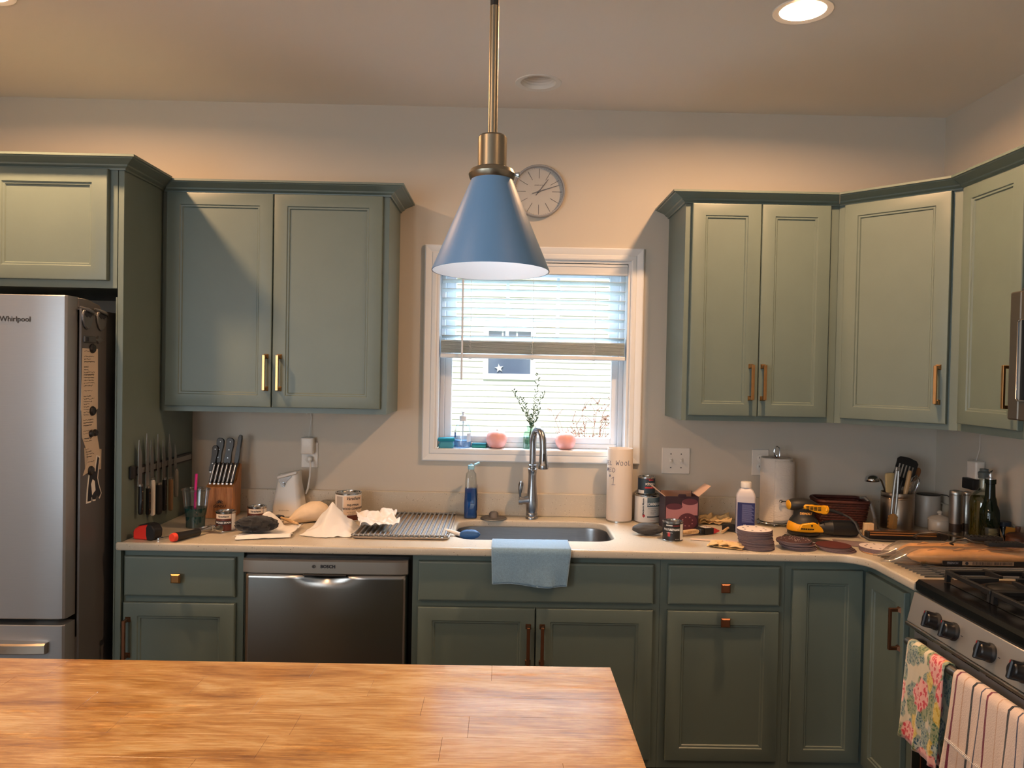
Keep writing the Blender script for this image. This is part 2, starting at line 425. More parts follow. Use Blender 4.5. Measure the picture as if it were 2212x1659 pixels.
for x in (-.170, .108, .385):
    q = MB(bl)
    for y in (.009, .066): q.tube([(x, y, 1.64), (x + .001, y, 1.8), (x, y, 1.992)], .0009, 5)
    for i in range(9):  # slack ladder strings bunched over the raised slats
        z = 1.70 - .011 * i
        q.tube([(x - .006, .0075, z), (x + random.uniform(-.012, .012), .005, z - .006), (x + random.uniform(-.01, .012), .0065, z - .012)], .0008, 4)
    q.build('ladder_cord', M['white'], bl)
MB(bl).tube([(-.206, -.006, 1.985), (-.2055, -.009, 1.75), (-.206, -.010, 1.517)], .0045, 6).build('wand', M['vinyl'], bl)
for x in (-.17, .108, .385): MB(bl).lathe([(.006, 0), (.006, .003)], (x, .03, 1.611), 10).build('rail_button', M['vinyl'], bl)

# ================================================================ outdoors
struct(MB().box(-30, .5, -.35, 30, 30, -.30).build('ground', mat('lawn_green', (120, 130, 84), .9, noise_amt=.3, noise_scale=4), smooth=0))
hs = thing('neighbour_house', 'pale clapboard house next door seen through the sink window', 'house', (0, 8.06, -.3))
sid = mat('cream_siding', (0.80, 0.76, 0.66), .6, lin_rgb=True)
wx0, wx1, wz0, wz1 = -.33, .44, 1.42, 2.2
q = MB()
def board(x0, x1):
    k = MB(); k.prism([(.0, .004), (-.020, .004), (-.030, -.004), (-.030, .003), (-.008, .090), (0, .090)], 'x', x0, x1)
    return k
bA = board(-5, wx0).build('siding_board', sid, hs, 0); bB = board(wx1, 6).build('siding_board', sid, hs, 0); bC = board(-5, 6).build('siding_board', sid, hs, 0)
z = -.3; first = {id(bA): 1, id(bB): 1, id(bC): 1}
while z < 5.2:
    for src in ((bA, bB) if wz0 - .06 < z < wz1 - .0 else (bC,)):
        o = src
        if not first[id(src)]:
            o = src.copy(); COL.objects.link(o); o.parent = hs
        first[id(src)] = 0
        o.location = (0, 0, z + .3)
    z += .0865
MB(hs).box(-5, 8.06, -.3, wx0, 8.3, 5.3).box(wx1, 8.06, -.3, 6, 8.3, 5.3).box(wx0, 8.06, -.3, wx1, 8.3, wz0).box(wx0, 8.06, wz1, wx1, 8.3, 5.3).build('wall_sheathing', sid, hs, 0)
MB(hs).prism([(7.7, 5.2), (8.3, 5.2), (12, 7.6), (12, 7.75), (7.7, 5.35)], 'x', -5.4, 6.4).build('roof', mat('roof_shingle_grey', (90, 86, 84), .9), hs, 0)
wf = MB(hs)
for a in ((wx0, wz0, wx0 + .075, wz1), (wx1 - .075, wz0, wx1, wz1), (wx0 + .075, wz0, wx1 - .075, wz0 + .085), (wx0 + .075, wz1 - .07, wx1 - .075, wz1), (wx0 + .075, 1.80, wx1 - .075, 1.86)):
    wf.box(a[0], 8.0, a[1], a[2], 8.08, a[3])
wf = wf.build('window', M['white'], hs, 0)
dk = mat('dark_window_glass', (74, 84, 104), .1)
MB(hs).box(wx0 + .075, 8.045, wz0 + .085, wx1 - .075, 8.055, 1.80).build('pane', dk, wf, 0)
MB(hs).box(wx0 + .075, 8.055, 1.86, wx1 - .075, 8.065, wz1 - .07).build('pane', dk, wf, 0)
for x in (-.05, .16): MB(hs).box(x - .012, 8.035, 1.86, x + .012, 8.05, wz1 - .07).build('muntin', M['white'], wf, 0)
MB(hs).box(wx0 + .075, 8.03, 1.985, wx1 - .075, 8.048, 2.01).build('muntin', M['white'], wf, 0)
sf = MB(); pts = []
for k in range(10):
    a = R(90 + 36 * k + 8); r_ = .072 if k % 2 == 0 else .022; pts.append((r_ * cos(a), r_ * sin(a)))
sf.prism(pts, 'y', -.012, .012, .004)
o = sf.build('starfish', M['white']); o.location = (-.095, 8.02, 1.585); tag(o, 'white starfish ornament hung in the neighbouring house window', 'ornament')
sh = thing('shrub', 'reddish bare-branched shrub against the pale siding outdoors', 'shrub', (1.10, 6.2, -.3))
q = MB(sh); lv = MB(sh); rr = random.Random(3)
for k in range(34):
    a = rr.uniform(0, 2 * pi); hgt = rr.uniform(.7, 1.5); sp = rr.uniform(.12, .55)
    p0 = Vector((1.10 + .08 * cos(a), 6.2 + .08 * sin(a), -.3)); p1 = p0 + Vector((sp * .4 * cos(a), sp * .4 * sin(a), hgt * .55)); p2 = p0 + Vector((sp * cos(a + .3), sp * sin(a + .3), hgt))
    q.tube([p0, p1, p2], [.008, .006, .002], 5)
    for t in range(5):
        s0 = p1.lerp(p2, rr.random()); e = s0 + Vector((rr.uniform(-.16, .16), rr.uniform(-.1, .1), rr.uniform(.02, .18)))
        q.tube([s0, (s0 + e) / 2 + Vector((0, 0, .02)), e], [.004, .003, .0015], 4)
        for u in range(4):
            c = s0.lerp(e, rr.random()); d = Vector((rr.uniform(-1, 1), rr.uniform(-1, 1), rr.uniform(-.6, .6))).normalized() * .028; n2 = d.cross(Vector((rr.random(), rr.random(), 1))).normalized() * .011
            lv.face([lv.v(c), lv.v(c + d * .5 + n2), lv.v(c + d), lv.v(c + d * .5 - n2)])
q.build('branches', mat('red_brown_twig', (142, 96, 84), .8), sh, 0)
lf = lv.build('foliage', mat('red_leaf', (176, 112, 96), .7), sh, 0); lf['kind'] = 'stuff'

# ================================================================ recessed ceiling lights
glow = emit('lit_lamp_face', (1.0, .80, .50), 26.0)
trim_m = mat('white_light_trim', (228, 224, 216), .45)
face_m = mat('unlit_lamp_face', (196, 188, 176), .5)
labels = ['lit recessed ceiling light above the upper cabinets beside the corner', 'lit recessed ceiling light above the refrigerator', 'recessed ceiling light behind the camera near the range wall', 'recessed ceiling light behind the camera beyond the refrigerator', 'recessed ceiling light nearest the patio wall on the range side', 'recessed ceiling light nearest the patio doors']
def can_light(cx, cy, label, lit):
    t = thing('recessed_light', label, 'ceiling light', (cx, cy, H), group='recessed ceiling lights')
    MB().lathe([(.0715, .0), (.092, -.003), (.094, -.001), (.094, .0005)], (0, 0, 0), 40, False, False).build('trim_ring', trim_m, t)
    pr = [(.0715, 0)]
    for k in range(5): pr += [(.069 - .003 * k, .008 + .010 * k), (.066 - .003 * k, .012 + .010 * k)]
    MB().lathe(pr + [(.05, .07), (.05, .14), (.001, .145)], (0, 0, 0), 40, False, False).build('baffle', trim_m, t)
    MB().lathe([(.001, .052), (.03, .050), (.050, .056), (.050, .07), (.001, .07)], (0, 0, 0), 32, False, False).build('lamp_face', glow if lit else face_m, t)
for (cx, cy), lb in zip(CAN_SPOTS, labels): can_light(cx, cy, lb, True)
can_light(.10, -.312, 'unlit recessed ceiling light above the wall clock', False)
# ================================================================ cabinets
def door_mesh(q, x0, x1, z0, z1, y, st=.052, rt=.048, rb=.048, t=.02):
    """shaker door in a plane facing -y: rounded outer edge, stepped inner moulding, recessed panel"""
    def lp(i, j, k, d): return [(x0 + i, d, z0 + k), (x1 - i, d, z0 + k), (x1 - i, d, z1 - j), (x0 + i, d, z1 - j)]
    L = [lp(0, 0, 0, y + t), lp(0, 0, 0, y + .004), lp(.0015, .0015, .0015, y + .001), lp(.005, .005, .005, y), lp(st, rt, rb, y),
         lp(st + .003, rt + .003, rb + .003, y + .004), lp(st + .009, rt + .009, rb + .009, y + .0045), lp(st + .012, rt + .012, rb + .012, y + .0095)]
    q.loft(L); return q
def slab_mesh(q, x0, x1, z0, z1, y, t=.02):
    def lp(i, d): return [(x0 + i, d, z0 + i), (x1 - i, d, z0 + i), (x1 - i, d, z1 - i), (x0 + i, d, z1 - i)]
    q.loft([lp(0, y + t), lp(0, y + .006), lp(.002, y + .002), lp(.007, y)]); return q
def pull(q, x, z0, z1, y):
    """square bar pull standing off on flared feet"""
    q.prism([(x - .0055, y - .036), (x + .0055, y - .036), (x + .0065, y - .028), (x - .0065, y - .028)], 'z', z0, z1, .001)
    for za, zb in ((z0, z0 + .011), (z1 - .011, z1)):
        q.box(x - .0055, y - .030, za, x + .0055, y - .006, zb, .001)
        q.loft([[(x - .006, y - .008, za - .0), (x + .006, y - .008, za), (x + .006, y - .008, zb), (x - .006, y - .008, zb)],
                [(x - .010, y, za - .004), (x + .010, y, za - .004), (x + .010, y, zb + .004), (x - .010, y, zb + .004)]])
    return q
def knob(q, x, z, y):
    q.box(x - .006, y - .018, z - .006, x + .006, y, z + .006)
    def lp(i, d): return [(x - i, d, z - i), (x + i, d, z - i), (x + i, d, z + i), (x - i, d, z + i)]
    q.loft([lp(.012, y - .016), lp(.0165, y - .020), lp(.0165, y - .025), lp(.0125, y - .029)]); return q
CROWN = [(0, 0), (.006, 0), (.007, .006), (.013, .009), (.018, .012), (.020, .017), (.028, .021), (.044, .028), (.053, .031), (.055, .034), (.062, .035), (.062, .043), (0, .043)]
def crown(path, i0, i1, z, root, name='crown_molding', cap=(True, True)):
    loops = []
    for i in range(i0, i1 + 1):
        p = Vector(path[i]); ns = []; sh = Vector((0, 0))
        if i == i0 and 0 < i0: sh = (Vector(path[i + 1]) - p).normalized() * .0006
        if i == i1 and i1 < len(path) - 1: sh = (Vector(path[i - 1]) - p).normalized() * .0006
        if i > 0: d = (Vector(path[i]) - Vector(path[i - 1])).normalized(); ns.append(Vector((d.y, -d.x)))
        if i < len(path) - 1: d = (Vector(path[i + 1]) - Vector(path[i])).normalized(); ns.append(Vector((d.y, -d.x)))
        n = ns[0] if len(ns) == 1 else (ns[0] + ns[1]) / (1 + ns[0].dot(ns[1]))
        loops.append([(p.x + sh.x + n.x * (o + .0008), p.y + sh.y + n.y * (o + .0008), z + h) for o, h in CROWN])
    q = MB(root); q.loft(loops); return q.build(name, M['sage'], root, 25)
def shell(root, x0, x1, z0, z1, yf, yb, F=None, plate=.02, top=True):
    q = MB(root, F)
    q.box(x0, yf, z0, x1, yf + plate, z1).box(x0, yf + plate, z0, x0 + .016, yb, z1).box(x1 - .016, yf + plate, z0, x1, yb, z1)
    q.box(x0 + .016, yf + plate, z0 + .004, x1 - .016, yb, z0 + .02).box(x0 + .016, yb - .01, z0 + .02, x1 - .016, yb, z1)
    if top: q.box(x0 + .016, yf + plate, z1 - .016, x1 - .016, yb - .01, z1)
    return q.build('carcass', M['sage'], root, 0)
def frame_door(root, x0, x1, z0, z1, y, F=None, name='door', **k):
    return door_mesh(MB(root, F), x0, x1, z0, z1, y, **k).build(name, M['sage'], root, 20)
def handle(root, par, x, z0, z1, y, m, F=None):
    return pull(MB(root, F), x, z0, z1, y).build('handle', m, par, 20)

ZU0, ZU1, YU, YD = 1.374, 2.262, -.323, -.345
# --- left upper
c = thing('upper_cabinet', 'sage green double-door wall cabinet between the refrigerator panel and the window', 'cabinet', (-.943, 0, ZU0), group='upper wall cabinets')
shell(c, -1.3955, -.489, ZU0, ZU1, YU, -.002)
d = frame_door(c, -1.373, -.950, 1.396, 2.249, YD); handle(c, d, -.970, 1.465, 1.606, YD, M['brass'])
d = frame_door(c, -.946, -.514, 1.396, 2.249, YD); handle(c, d, -.917, 1.465, 1.606, YD, M['brass'])
PL = [(LX + .02, -.642), (-1.397, -.642), (-1.397, YU), (-.489, YU), (-.489, -.002)]
crown(PL, 2, 4, 2.250, c)
# --- right upper
c = thing('upper_cabinet', 'sage green narrow double-door wall cabinet just past the window', 'cabinet', (1.01, 0, ZU0), group='upper wall cabinets')
shell(c, .705, 1.3265, ZU0, ZU1, YU, -.002)
d = frame_door(c, .729, 1.006, 1.396, 2.249, YD); handle(c, d, .977, 1.463, 1.603, YD, M['brass'])
d = frame_door(c, 1.010, 1.287, 1.396, 2.249, YD); handle(c, d, 1.026, 1.463, 1.603, YD, M['brass'])
C1, C2 = Vector((1.328, -.323)), Vector((1.640, -.652))
PR = [(.705, -.002), (.705, YU), tuple(C1), tuple(C2), (1.640, -1.039), (1.640, -1.80)]
crown(PR, 0, 2, 2.250, c)
# --- diagonal corner
c = thing('corner_cabinet', 'sage green angled single-door wall cabinet filling the room corner', 'cabinet', (1.70, -.2, ZU0), group='upper wall cabinets')
MB(c).prism([(C1.x, -.002), (C1.x, C1.y), (C2.x, C2.y), (RX - .002, C2.y), (RX - .002, -.002)], 'z', ZU0, ZU1).build('carcass', M['sage'], c, 0)
FD = Matrix.Translation((C1.x, C1.y, 0)) @ Matrix.Rotation(math.atan2(C2.y - C1.y, C2.x - C1.x), 4, 'Z')
dl = (C2 - C1).length
d = frame_door(c, .030, dl - .034, 1.396, 2.249, -.022, FD); handle(c, d, dl - .062, 1.470, 1.610, -.022, M['brass'], FD)
crown(PR, 2, 3, 2.250, c)
# --- right run
FRt = Matrix.Translation((0, 0, 0)) @ Matrix.Rotation(R(-90), 4, 'Z')      # local x = -world y, local y = world x
c = thing('upper_cabinet', 'sage green single-door wall cabinet between the angled corner cabinet and the microwave', 'cabinet', (1.78, -.85, ZU0), group='upper wall cabinets')
shell(c, .6535, 1.038, ZU0, ZU1, 1.640, RX - .002, FRt)
d = frame_door(c, .682, 1.014, 1.402, 2.249, 1.618, FRt); handle(c, d, .990, 1.47, 1.61, 1.618, M['brass'], FRt)
crown(PR, 3, 4, 2.250, c)
c = thing('over_microwave_cabinet', 'sage green wall cabinet above the microwave at the frame edge', 'cabinet', (1.78, -1.42, 1.86), group='upper wall cabinets')
shell(c, 1.040, 1.80, 1.86, ZU1, 1.640, RX - .002, FRt)
crown(PR, 4, 5, 2.250, c)
frame_door(c, 1.062, 1.417, 1.88, 2.249, 1.618, FRt); frame_door(c, 1.421, 1.778, 1.88, 2.249, 1.618, FRt)
# --- fridge end panel and over-fridge cabinet
c = thing('end_panel', 'tall sage green side panel between the refrigerator and the counter', 'panel', (-1.409, -.32, 0))
MB(c).box(-1.418, -.640, 0, -1.397, -.001, 2.262, .001).build('panel_board', M['sage'], c)
MB(c).box(-1.4235, -.6405, .1, -1.4185, -.628, 1.80).build('edge_strip', M['sage'], c)
c = thing('over_fridge_cabinet', 'sage green deep cabinet mounted above the refrigerator', 'cabinet', (-1.90, -.3, 1.83))
shell(c, LX + .02, -1.4195, 1.832, 2.262, -.642, -.002)
frame_door(c, -1.878, -1.447, 1.858, 2.257, -.664, st=.055, rt=.05, rb=.05)
frame_door(c, -2.375, -1.884, 1.858, 2.257, -.664, st=.055, rt=.05, rb=.05)
crown(PL, 0, 2, 2.256, c)

# ---------------------------------------------------------------- base cabinets
def base_shell(root, x0, x1, F=None, yf=-.615, yb=-.003):
    q = MB(root, F)
    q.box(x0, yf, .10, x1, yf + .02, .884).box(x0, yf + .02, .10, x0 + .016, yb, .884).box(x1 - .016, yf + .02, .10, x1, yb, .884)
    q.box(x0 + .016, yf + .02, .10, x1 - .016, yb, .116).box(x0 + .016, yb - .01, .116, x1 - .016, yb, .884)
    o = q.build('carcass', M['sage'], root, 0)
    MB(root, F).box(x0 + .001, yf + .07, 0, x1 - .001, yf + .085, .10).build('toe_kick', M['sage_in'], root, 0)
YB = -.637
c = thing('base_cabinet', 'sage green drawer-over-door base cabinet beside the refrigerator panel', 'cabinet', (-1.17, -.3, 0), group='base cabinets')
base_shell(c, -1.396, -.959)
d = slab_mesh(MB(c), -1.388, -.985, .714, .860, YB).build('drawer', M['sage'], c, 20); knob(MB(c), -1.190, .787, YB).build('knob', M['brass'], d, 20)
d = frame_door(c, -1.390, -.985, .136, .691, YB); handle(c, d, -1.371, .492, .634, YB, M['bronze'])
c = thing('sink_base_cabinet', 'sage green double-door cabinet under the kitchen sink', 'cabinet', (.117, -.3, 0), group='base cabinets')
base_shell(c, -.339, .574)
slab_mesh(MB(c), -.316, .547, .714, .860, YB).build('false_front', M['sage'], c, 20)
d = frame_door(c, -.316, .114, .136, .691, YB); handle(c, d, .090, .488, .631, YB, M['bronze'])
d = frame_door(c, .118, .547, .136, .691, YB); handle(c, d, .141, .488, .631, YB, M['bronze'])
c = thing('pull_out_cabinet', 'sage green drawer cabinet with two square copper knobs', 'cabinet', (.81, -.3, 0), group='base cabinets')
base_shell(c, .575, 1.036)
d = slab_mesh(MB(c), .601, 1.012, .714, .860, YB).build('drawer', M['sage'], c, 20); knob(MB(c), .806, .784, YB).build('knob', M['bronze'], d, 20)
d = frame_door(c, .601, 1.012, .136, .691, YB, name='pull_out_front'); knob(MB(c), .808, .658, YB).build('knob', M['bronze'], d, 20)
c = thing('corner_base_cabinet', 'sage green inside-corner base cabinet with two doors meeting at a right angle', 'cabinet', (1.6, -.3, 0), group='base cabinets')
XR = 1.345   # face frame of the return along the right wall
q = MB(c)
q.box(1.037, -.615, .10, XR + .02, -.595, .884).box(XR, -1.015, .10, XR + .02, -.615, .884).box(1.037, -.595, .10, 1.053, -.003, .884).box(XR + .02, -1.015, .10, RX - .003, -1.0, .884)
q.box(1.053, -.595, .10, RX - .003, -.003, .116).box(XR + .02, -1.0, .10, RX - .003, -.595, .116)
q.build('carcass', M['sage'], c, 0)
MB(c).box(1.038, -.545, 0, XR + .08, -.53, .10).box(XR + .075, -1.014, 0, XR + .09, -.53, .10).build('toe_kick', M['sage_in'], c, 0)
frame_door(c, 1.060, 1.319, .136, .850, YB)
d = frame_door(c, .641, .918, .136, .850, XR - .022, FRt); handle(c, d, .893, .652, .792, XR - .022, M['bronze'], FRt)

# ================================================================ countertop, backsplash, sink
ct = thing('countertop', 'speckled cream solid-surface countertop with backsplash', 'countertop', (0, -.3, .884))
cm = mat('speckled_counter', (206, 190, 166), .28); nt = cm.node_tree; pb = nt.nodes['Principled BSDF']
tc = nt.nodes.new('ShaderNodeTexCoord'); prev = None
base_c = lin((196, 186, 168))
mixc = None
for sc_, th, colr in ((130, .16, (110, 92, 72)), (75, .12, (86, 74, 60)), (210, .22, (226, 216, 200))):
    vo = nt.nodes.new('ShaderNodeTexVoronoi'); vo.inputs['Scale'].default_value = sc_; nt.links.new(tc.outputs['Object'], vo.inputs['Vector'])
    no = nt.nodes.new('ShaderNodeTexNoise'); no.inputs['Scale'].default_value = sc_ * .55; nt.links.new(tc.outputs['Object'], no.inputs['Vector'])
    lt = nt.nodes.new('ShaderNodeMath'); lt.operation = 'LESS_THAN'; lt.inputs[1].default_value = th; nt.links.new(vo.outputs['Distance'], lt.inputs[0])
    gt = nt.nodes.new('ShaderNodeMath'); gt.operation = 'GREATER_THAN'; gt.inputs[1].default_value = .56; nt.links.new(no.outputs['Fac'], gt.inputs[0])
    mu = nt.nodes.new('ShaderNodeMath'); mu.operation = 'MULTIPLY'; nt.links.new(lt.outputs[0], mu.inputs[0]); nt.links.new(gt.outputs[0], mu.inputs[1])
    mx = nt.nodes.new('ShaderNodeMixRGB'); mx.inputs[2].default_value = (*lin(colr), 1)
    if mixc is None: mx.inputs[1].default_value = (*base_c, 1)
    else: nt.links.new(mixc.outputs[0], mx.inputs[1])
    nt.links.new(mu.outputs[0], mx.inputs[0]); mixc = mx
nt.links.new(mixc.outputs[0], pb.inputs['Base Color'])
M['counter'] = cm
cu = bpy.data.curves.new('c', 'CURVE'); cu.dimensions = '2D'; cu.fill_mode = 'BOTH'
YC = -.656
outer = [(-1.396, -.001), (-1.396, -.641), (-1.412, -.6415)] + [(-1.412 + .010 * (1 - cos(R(a))), YC + .010 * (1 - sin(R(a)))) for a in (0, 30, 60, 90)]
outer += [(1.302 - .10 + .10 * sin(R(a)), YC - .10 + .10 * cos(R(a))) for a in range(0, 91, 9)] + [(1.302, -1.018), (RX - .001, -1.018), (RX - .001, -.001)]
hole = rrect(-.200, -.503, .428, -.117, .085, 8)
for pts in (outer, hole):
    sp = cu.splines.new('POLY'); sp.points.add(len(pts) - 1); sp.use_cyclic_u = True
    for p, (x, y) in zip(sp.points, pts): p.co = (x, y, 0, 1)
cu.extrude = .015 - .007; cu.bevel_depth = .007; cu.bevel_resolution = 3; cu.offset = -.007
to = bpy.data.objects.new('c', cu); me = bpy.data.meshes.new_from_object(to); bpy.data.objects.remove(to); bpy.data.curves.remove(cu)
me.materials.clear(); me.materials.append(cm); me.polygons.foreach_set('use_smooth', [True] * len(me.polygons)); me.set_sharp_from_angle(angle=R(40))
me.transform(Matrix.Translation((0, .3, .015)))
o = bpy.data.objects.new('worktop', me); COL.objects.link(o); o.parent = ct
MB(ct).box(-1.396, -.020, .914, RX - .021, -.0005, 1.016, .003).build('backsplash', cm, ct)
MB(ct).box(RX - .020, -1.018, .914, RX - .0005, -.0005, 1.016, .003).build('backsplash', cm, ct)
sk = thing('sink', 'undermount stainless steel sink bowl beneath the faucet', 'sink', (.114, -.31, .884))
q = MB(sk); loops = []
for g, z in ((.014, .8835), (.006, .8835), (.004, .874), (0, .74), (-.012, .715), (-.04, .70)):
    loops.append([(x, y, z) for x, y in rrect(-.200 - g, -.503 - g, .428 + g, -.117 + g, .085 + g * .9, 8)])
q.loft(loops, False, True); q.build('bowl', mat('satin_sink_steel', (150, 152, 156), .30, 1.0, noise_amt=.05, noise_scale=6, stretch=(2, 60, 60)), sk, 40, solid=.0012)
MB(sk).lathe([(.055, .0), (.056, .003), (.045, .004), (.040, -.003), (.002, -.004)], (.114, -.30, .7005), 28).build('drain', M['steel'], sk)

# ================================================================ faucet
fc = thing('faucet', 'brushed nickel gooseneck pull-down kitchen faucet behind the sink', 'faucet', (.116, -.068, .9147))
q = MB()
q.lathe([(.027, 0), (.027, .006), (.0245, .010), (.0255, .014), (.0255, .022), (.0235, .026), (.025, .034), (.0265, .06), (.0255, .085), (.0215, .115), (.0185, .15), (.0175, .19), (.0195, .212), (.021, .214), (.021, .219), (.0165, .222), (.0155, .228), (.019, .231), (.019, .236), (.0155, .239)], n=28)
q.build('body', M['nickel'], fc)
pts = [(0, 0, .236), (0, 0, .31)]
for k in range(13):
    a = pi - pi * k / 12
    pts.append((.020 + .020 * cos(a), -.028 + .0 - .072 * (1 + cos(a)) / 2 * 1.0 + .028, .335 + .058 * sin(a)))
q = MB(); q.tube(pts, .0145, 14); q.build('spout', M['nickel'], fc)
q = MB(); q.tube([(.040, -.073, .337), (.0415, -.074, .30), (.0425, -.074, .252), (.043, -.074, .246), (.043, -.074, .241), (.043, -.074, .228)], [.0145, .0155, .0195, .022, .0235, .0215], 20)
sh_ = q.build('spray_head', M['nickel'], fc); MB().box(.0395, -.0945, .262, .0475, -.089, .296, .002).build('spray_button', M['rubber'], sh_)
q = MB(); q.tube([(-.015, -.006, .082), (-.034, -.008, .080), (-.045, -.009, .079)], [.020, .0165, .0155], 16); q.tube([(-.043, -.009, .079), (-.058, -.009, .079)], [.018, .0175], 18)
va = q.build('valve', M['nickel'], fc)
MB().tube([(-.052, -.009, .090), (-.053, -.009, .108), (-.052, -.009, .128), (-.050, -.009, .148), (-.048, -.009, .160), (-.047, -.009, .165)], [.0035, .0055, .0095, .0115, .009, .003], 14).build('lever', M['nickel'], va)

# ================================================================ dishwasher
dw = thing('dishwasher', 'stainless steel dishwasher built in beside the sink cabinet', 'dishwasher', (-.658, -.3, .1))
q = MB(dw); q.box(-.957, -.600, .1, -.341, -.05, .872).build('tub', M['black'], dw, 0)
def bulge(x): return -.006 * (1 - ((x + .656) / .30) ** 2)
def dwp(u, v):
    x = -.955 + .598 * u; z = .115 + (.803 - .115) * v
    y = -.628 + bulge(x) * .9
    g = math.exp(-((x + .656) / .070) ** 2); k = max(0, (z - .765) / .038); y += .022 * g * k ** 1.3 * (1 if k > 0 else 0)
    y += .010 * (max(0, abs(x + .656) - .29) / .009) ** 2
    return (x, y, z)
dws = mat('dishwasher_steel', (156, 152, 147), .20, 1.0, noise_amt=.04, noise_scale=6, stretch=(3, 60, 200), aniso=.96)
tg = dws.node_tree.nodes.new('ShaderNodeTangent'); tg.direction_type = 'RADIAL'; tg.axis = 'Z'
dws.node_tree.nodes['Principled BSDF'].inputs['Anisotropic Rotation'].default_value = .25
dws.node_tree.links.new(tg.outputs[0], dws.node_tree.nodes['Principled BSDF'].inputs['Tangent'])
q = MB(dw); q.grid(60, 40, dwp); q.build('door_panel', dws, dw, 60, solid=.002)
q = MB(dw); n = 24; loops = []
for i in range(n + 1):
    x = -.957 + .602 * i / n; y = -.634 + bulge(x); e = .006 * (max(0, abs(x + .656) - .285) / .016) ** 2
    loops.append([(x, -.60, .805), (x, y + .004 + e, .805), (x, y + e, .809), (x, y + e, .852), (x, y + .006 + e, .858), (x, -.60, .858)])
q.loft(loops); cp = q.build('control_panel', mat('control_panel_steel', (172, 164, 154), .42, .8), dw, 30)
q = MB(dw); q.prism([(-.735, -.648), (-.577, -.648), (-.577, -.600), (-.735, -.600)], 'z', .801, .8065, .001); q.build('grip_lip', M['rubber'], dw)
text('BOSCH', .0165, M['ink'], dw, at=(.013, -.3425, .735), bold=.0006)
q = MB(); q.lathe([(.0062, -.0005), (.0062, .0005), (.0048, .0005), (.0048, -.0005)], (0, 0, 0), 20, False, False, T=Matrix.Translation((-.038, -.3425, .735)) @ Matrix.Rotation(R(90), 4, 'X'))
q.box(-.0395, -.343, .7315, -.0365, -.342, .7385).build('emblem', M['ink'], dw)

# ================================================================ refrigerator
fr = thing('refrigerator', 'stainless bottom-freezer refrigerator with grey sides and paper notes', 'refrigerator', (-1.88, -.42, 0))
MB(fr).box(-2.295, -.800, .03, -1.460, -.04, 1.748, .006, 2).build('body', M['fridge_side'], fr)
def fdoor(z0, z1, name):
    q = MB(fr); loops = []
    prof = [(-2.300, -.800), (-2.300, -.850), (-2.296, -.860), (-2.285, -.866)] + [(-2.285 + .795 * k / 8, -.866 - .004 * sin(pi * k / 8)) for k in range(1, 8)] + [(-1.490, -.866), (-1.482, -.864), (-1.476, -.858), (-1.474, -.850), (-1.474, -.800)]
    for z, i in ((z0, .002), (z0 + .003, 0), (z1 - .003, 0), (z1, .002)):
        loops.append([(x, y + (i if y < -.81 else 0), z) for x, y in prof])
    q.loft(loops); return q.build(name, M['fridge_front'], fr, 25)
dr = fdoor(.700, 1.785, 'door'); fz = fdoor(.06, .680, 'freezer_drawer')
MB(fr).box(-2.29, -.800, .62, -1.468, -.792, 1.742).build('gasket', M['rubber'], fr, 0)
MB(fr).box(-1.600, -.815, .681, -1.520, -.760, .6985, .003).build('hinge', M['steel'], fr)
MB(fr).prism([(-.80, 1.7485), (-.80, 1.783), (-.74, 1.781), (-.66, 1.768), (-.645, 1.7485)], 'x', -1.565, -1.470, .003).build('hinge_cover', mat('grey_hinge_plastic', (98, 96, 95), .5), fr)
q = MB(fr); loops = []
for i in range(13):
    x = -2.26 + .735 * i / 12; o_ = -.030 * sin(pi * i / 12) ** .6 if 0 < i < 12 else 0; zc = .612 + .008 * cos(pi * (i / 12 - .5)) - .006
    loops.append([(x, -.862, zc - .017), (x, -.885 + o_, zc - .017), (x, -.892 + o_, zc - .012), (x, -.892 + o_, zc + .014), (x, -.884 + o_, zc + .019), (x, -.862, zc + .019)])
q.loft(loops); q.build('handle', mat('satin_handle', (198, 184, 168), .25, 1.0), fz, 30)
text('Whirlpool', .0245, mat('embossed_badge', (70, 70, 72), .3, .8), dr, at=(.238, -.8695 + .42 + .0, 1.702), bold=.0004)

# ================================================================ microwave
mw = thing('microwave', 'stainless over-range microwave at the frame edge', 'microwave', (1.74, -1.42, 1.43))
MB(mw, FRt).box(1.0585, 1.590, 1.436, 1.80, RX - .002, 1.850, .003).build('body', mat('microwave_case', (40, 40, 42), .4), mw)
q = MB(mw, FRt)
q.box(1.0585, 1.556, 1.440, 1.110, 1.588, 1.836, .004).box(1.110, 1.556, 1.440, 1.80, 1.588, 1.500, .003).box(1.110, 1.556, 1.745, 1.80, 1.588, 1.836, .003).box(1.62, 1.556, 1.500, 1.80, 1.588, 1.745, .003)
dr = q.build('door_frame', mat('slate_steel', (104, 98, 90), .38, .85), mw)
MB(mw, FRt).box(1.108, 1.566, 1.495, 1.625, 1.586, 1.750).build('window', M['black'], dr, 0)
q = MB(mw, FRt); q.tube([(1.66, 1.553, 1.505), (1.112, 1.553, 1.500), (1.104, 1.553, 1.508), (1.104, 1.553, 1.740), (1.112, 1.553, 1.748), (1.66, 1.553, 1.748)], .0025, 6); q.build('window_trim', M['chrome'], dr)
MB(mw, FRt).box(1.08, 1.60, 1.8505, 1.78, 1.66, 1.858).build('vent_grille', M['black'], mw, 0)

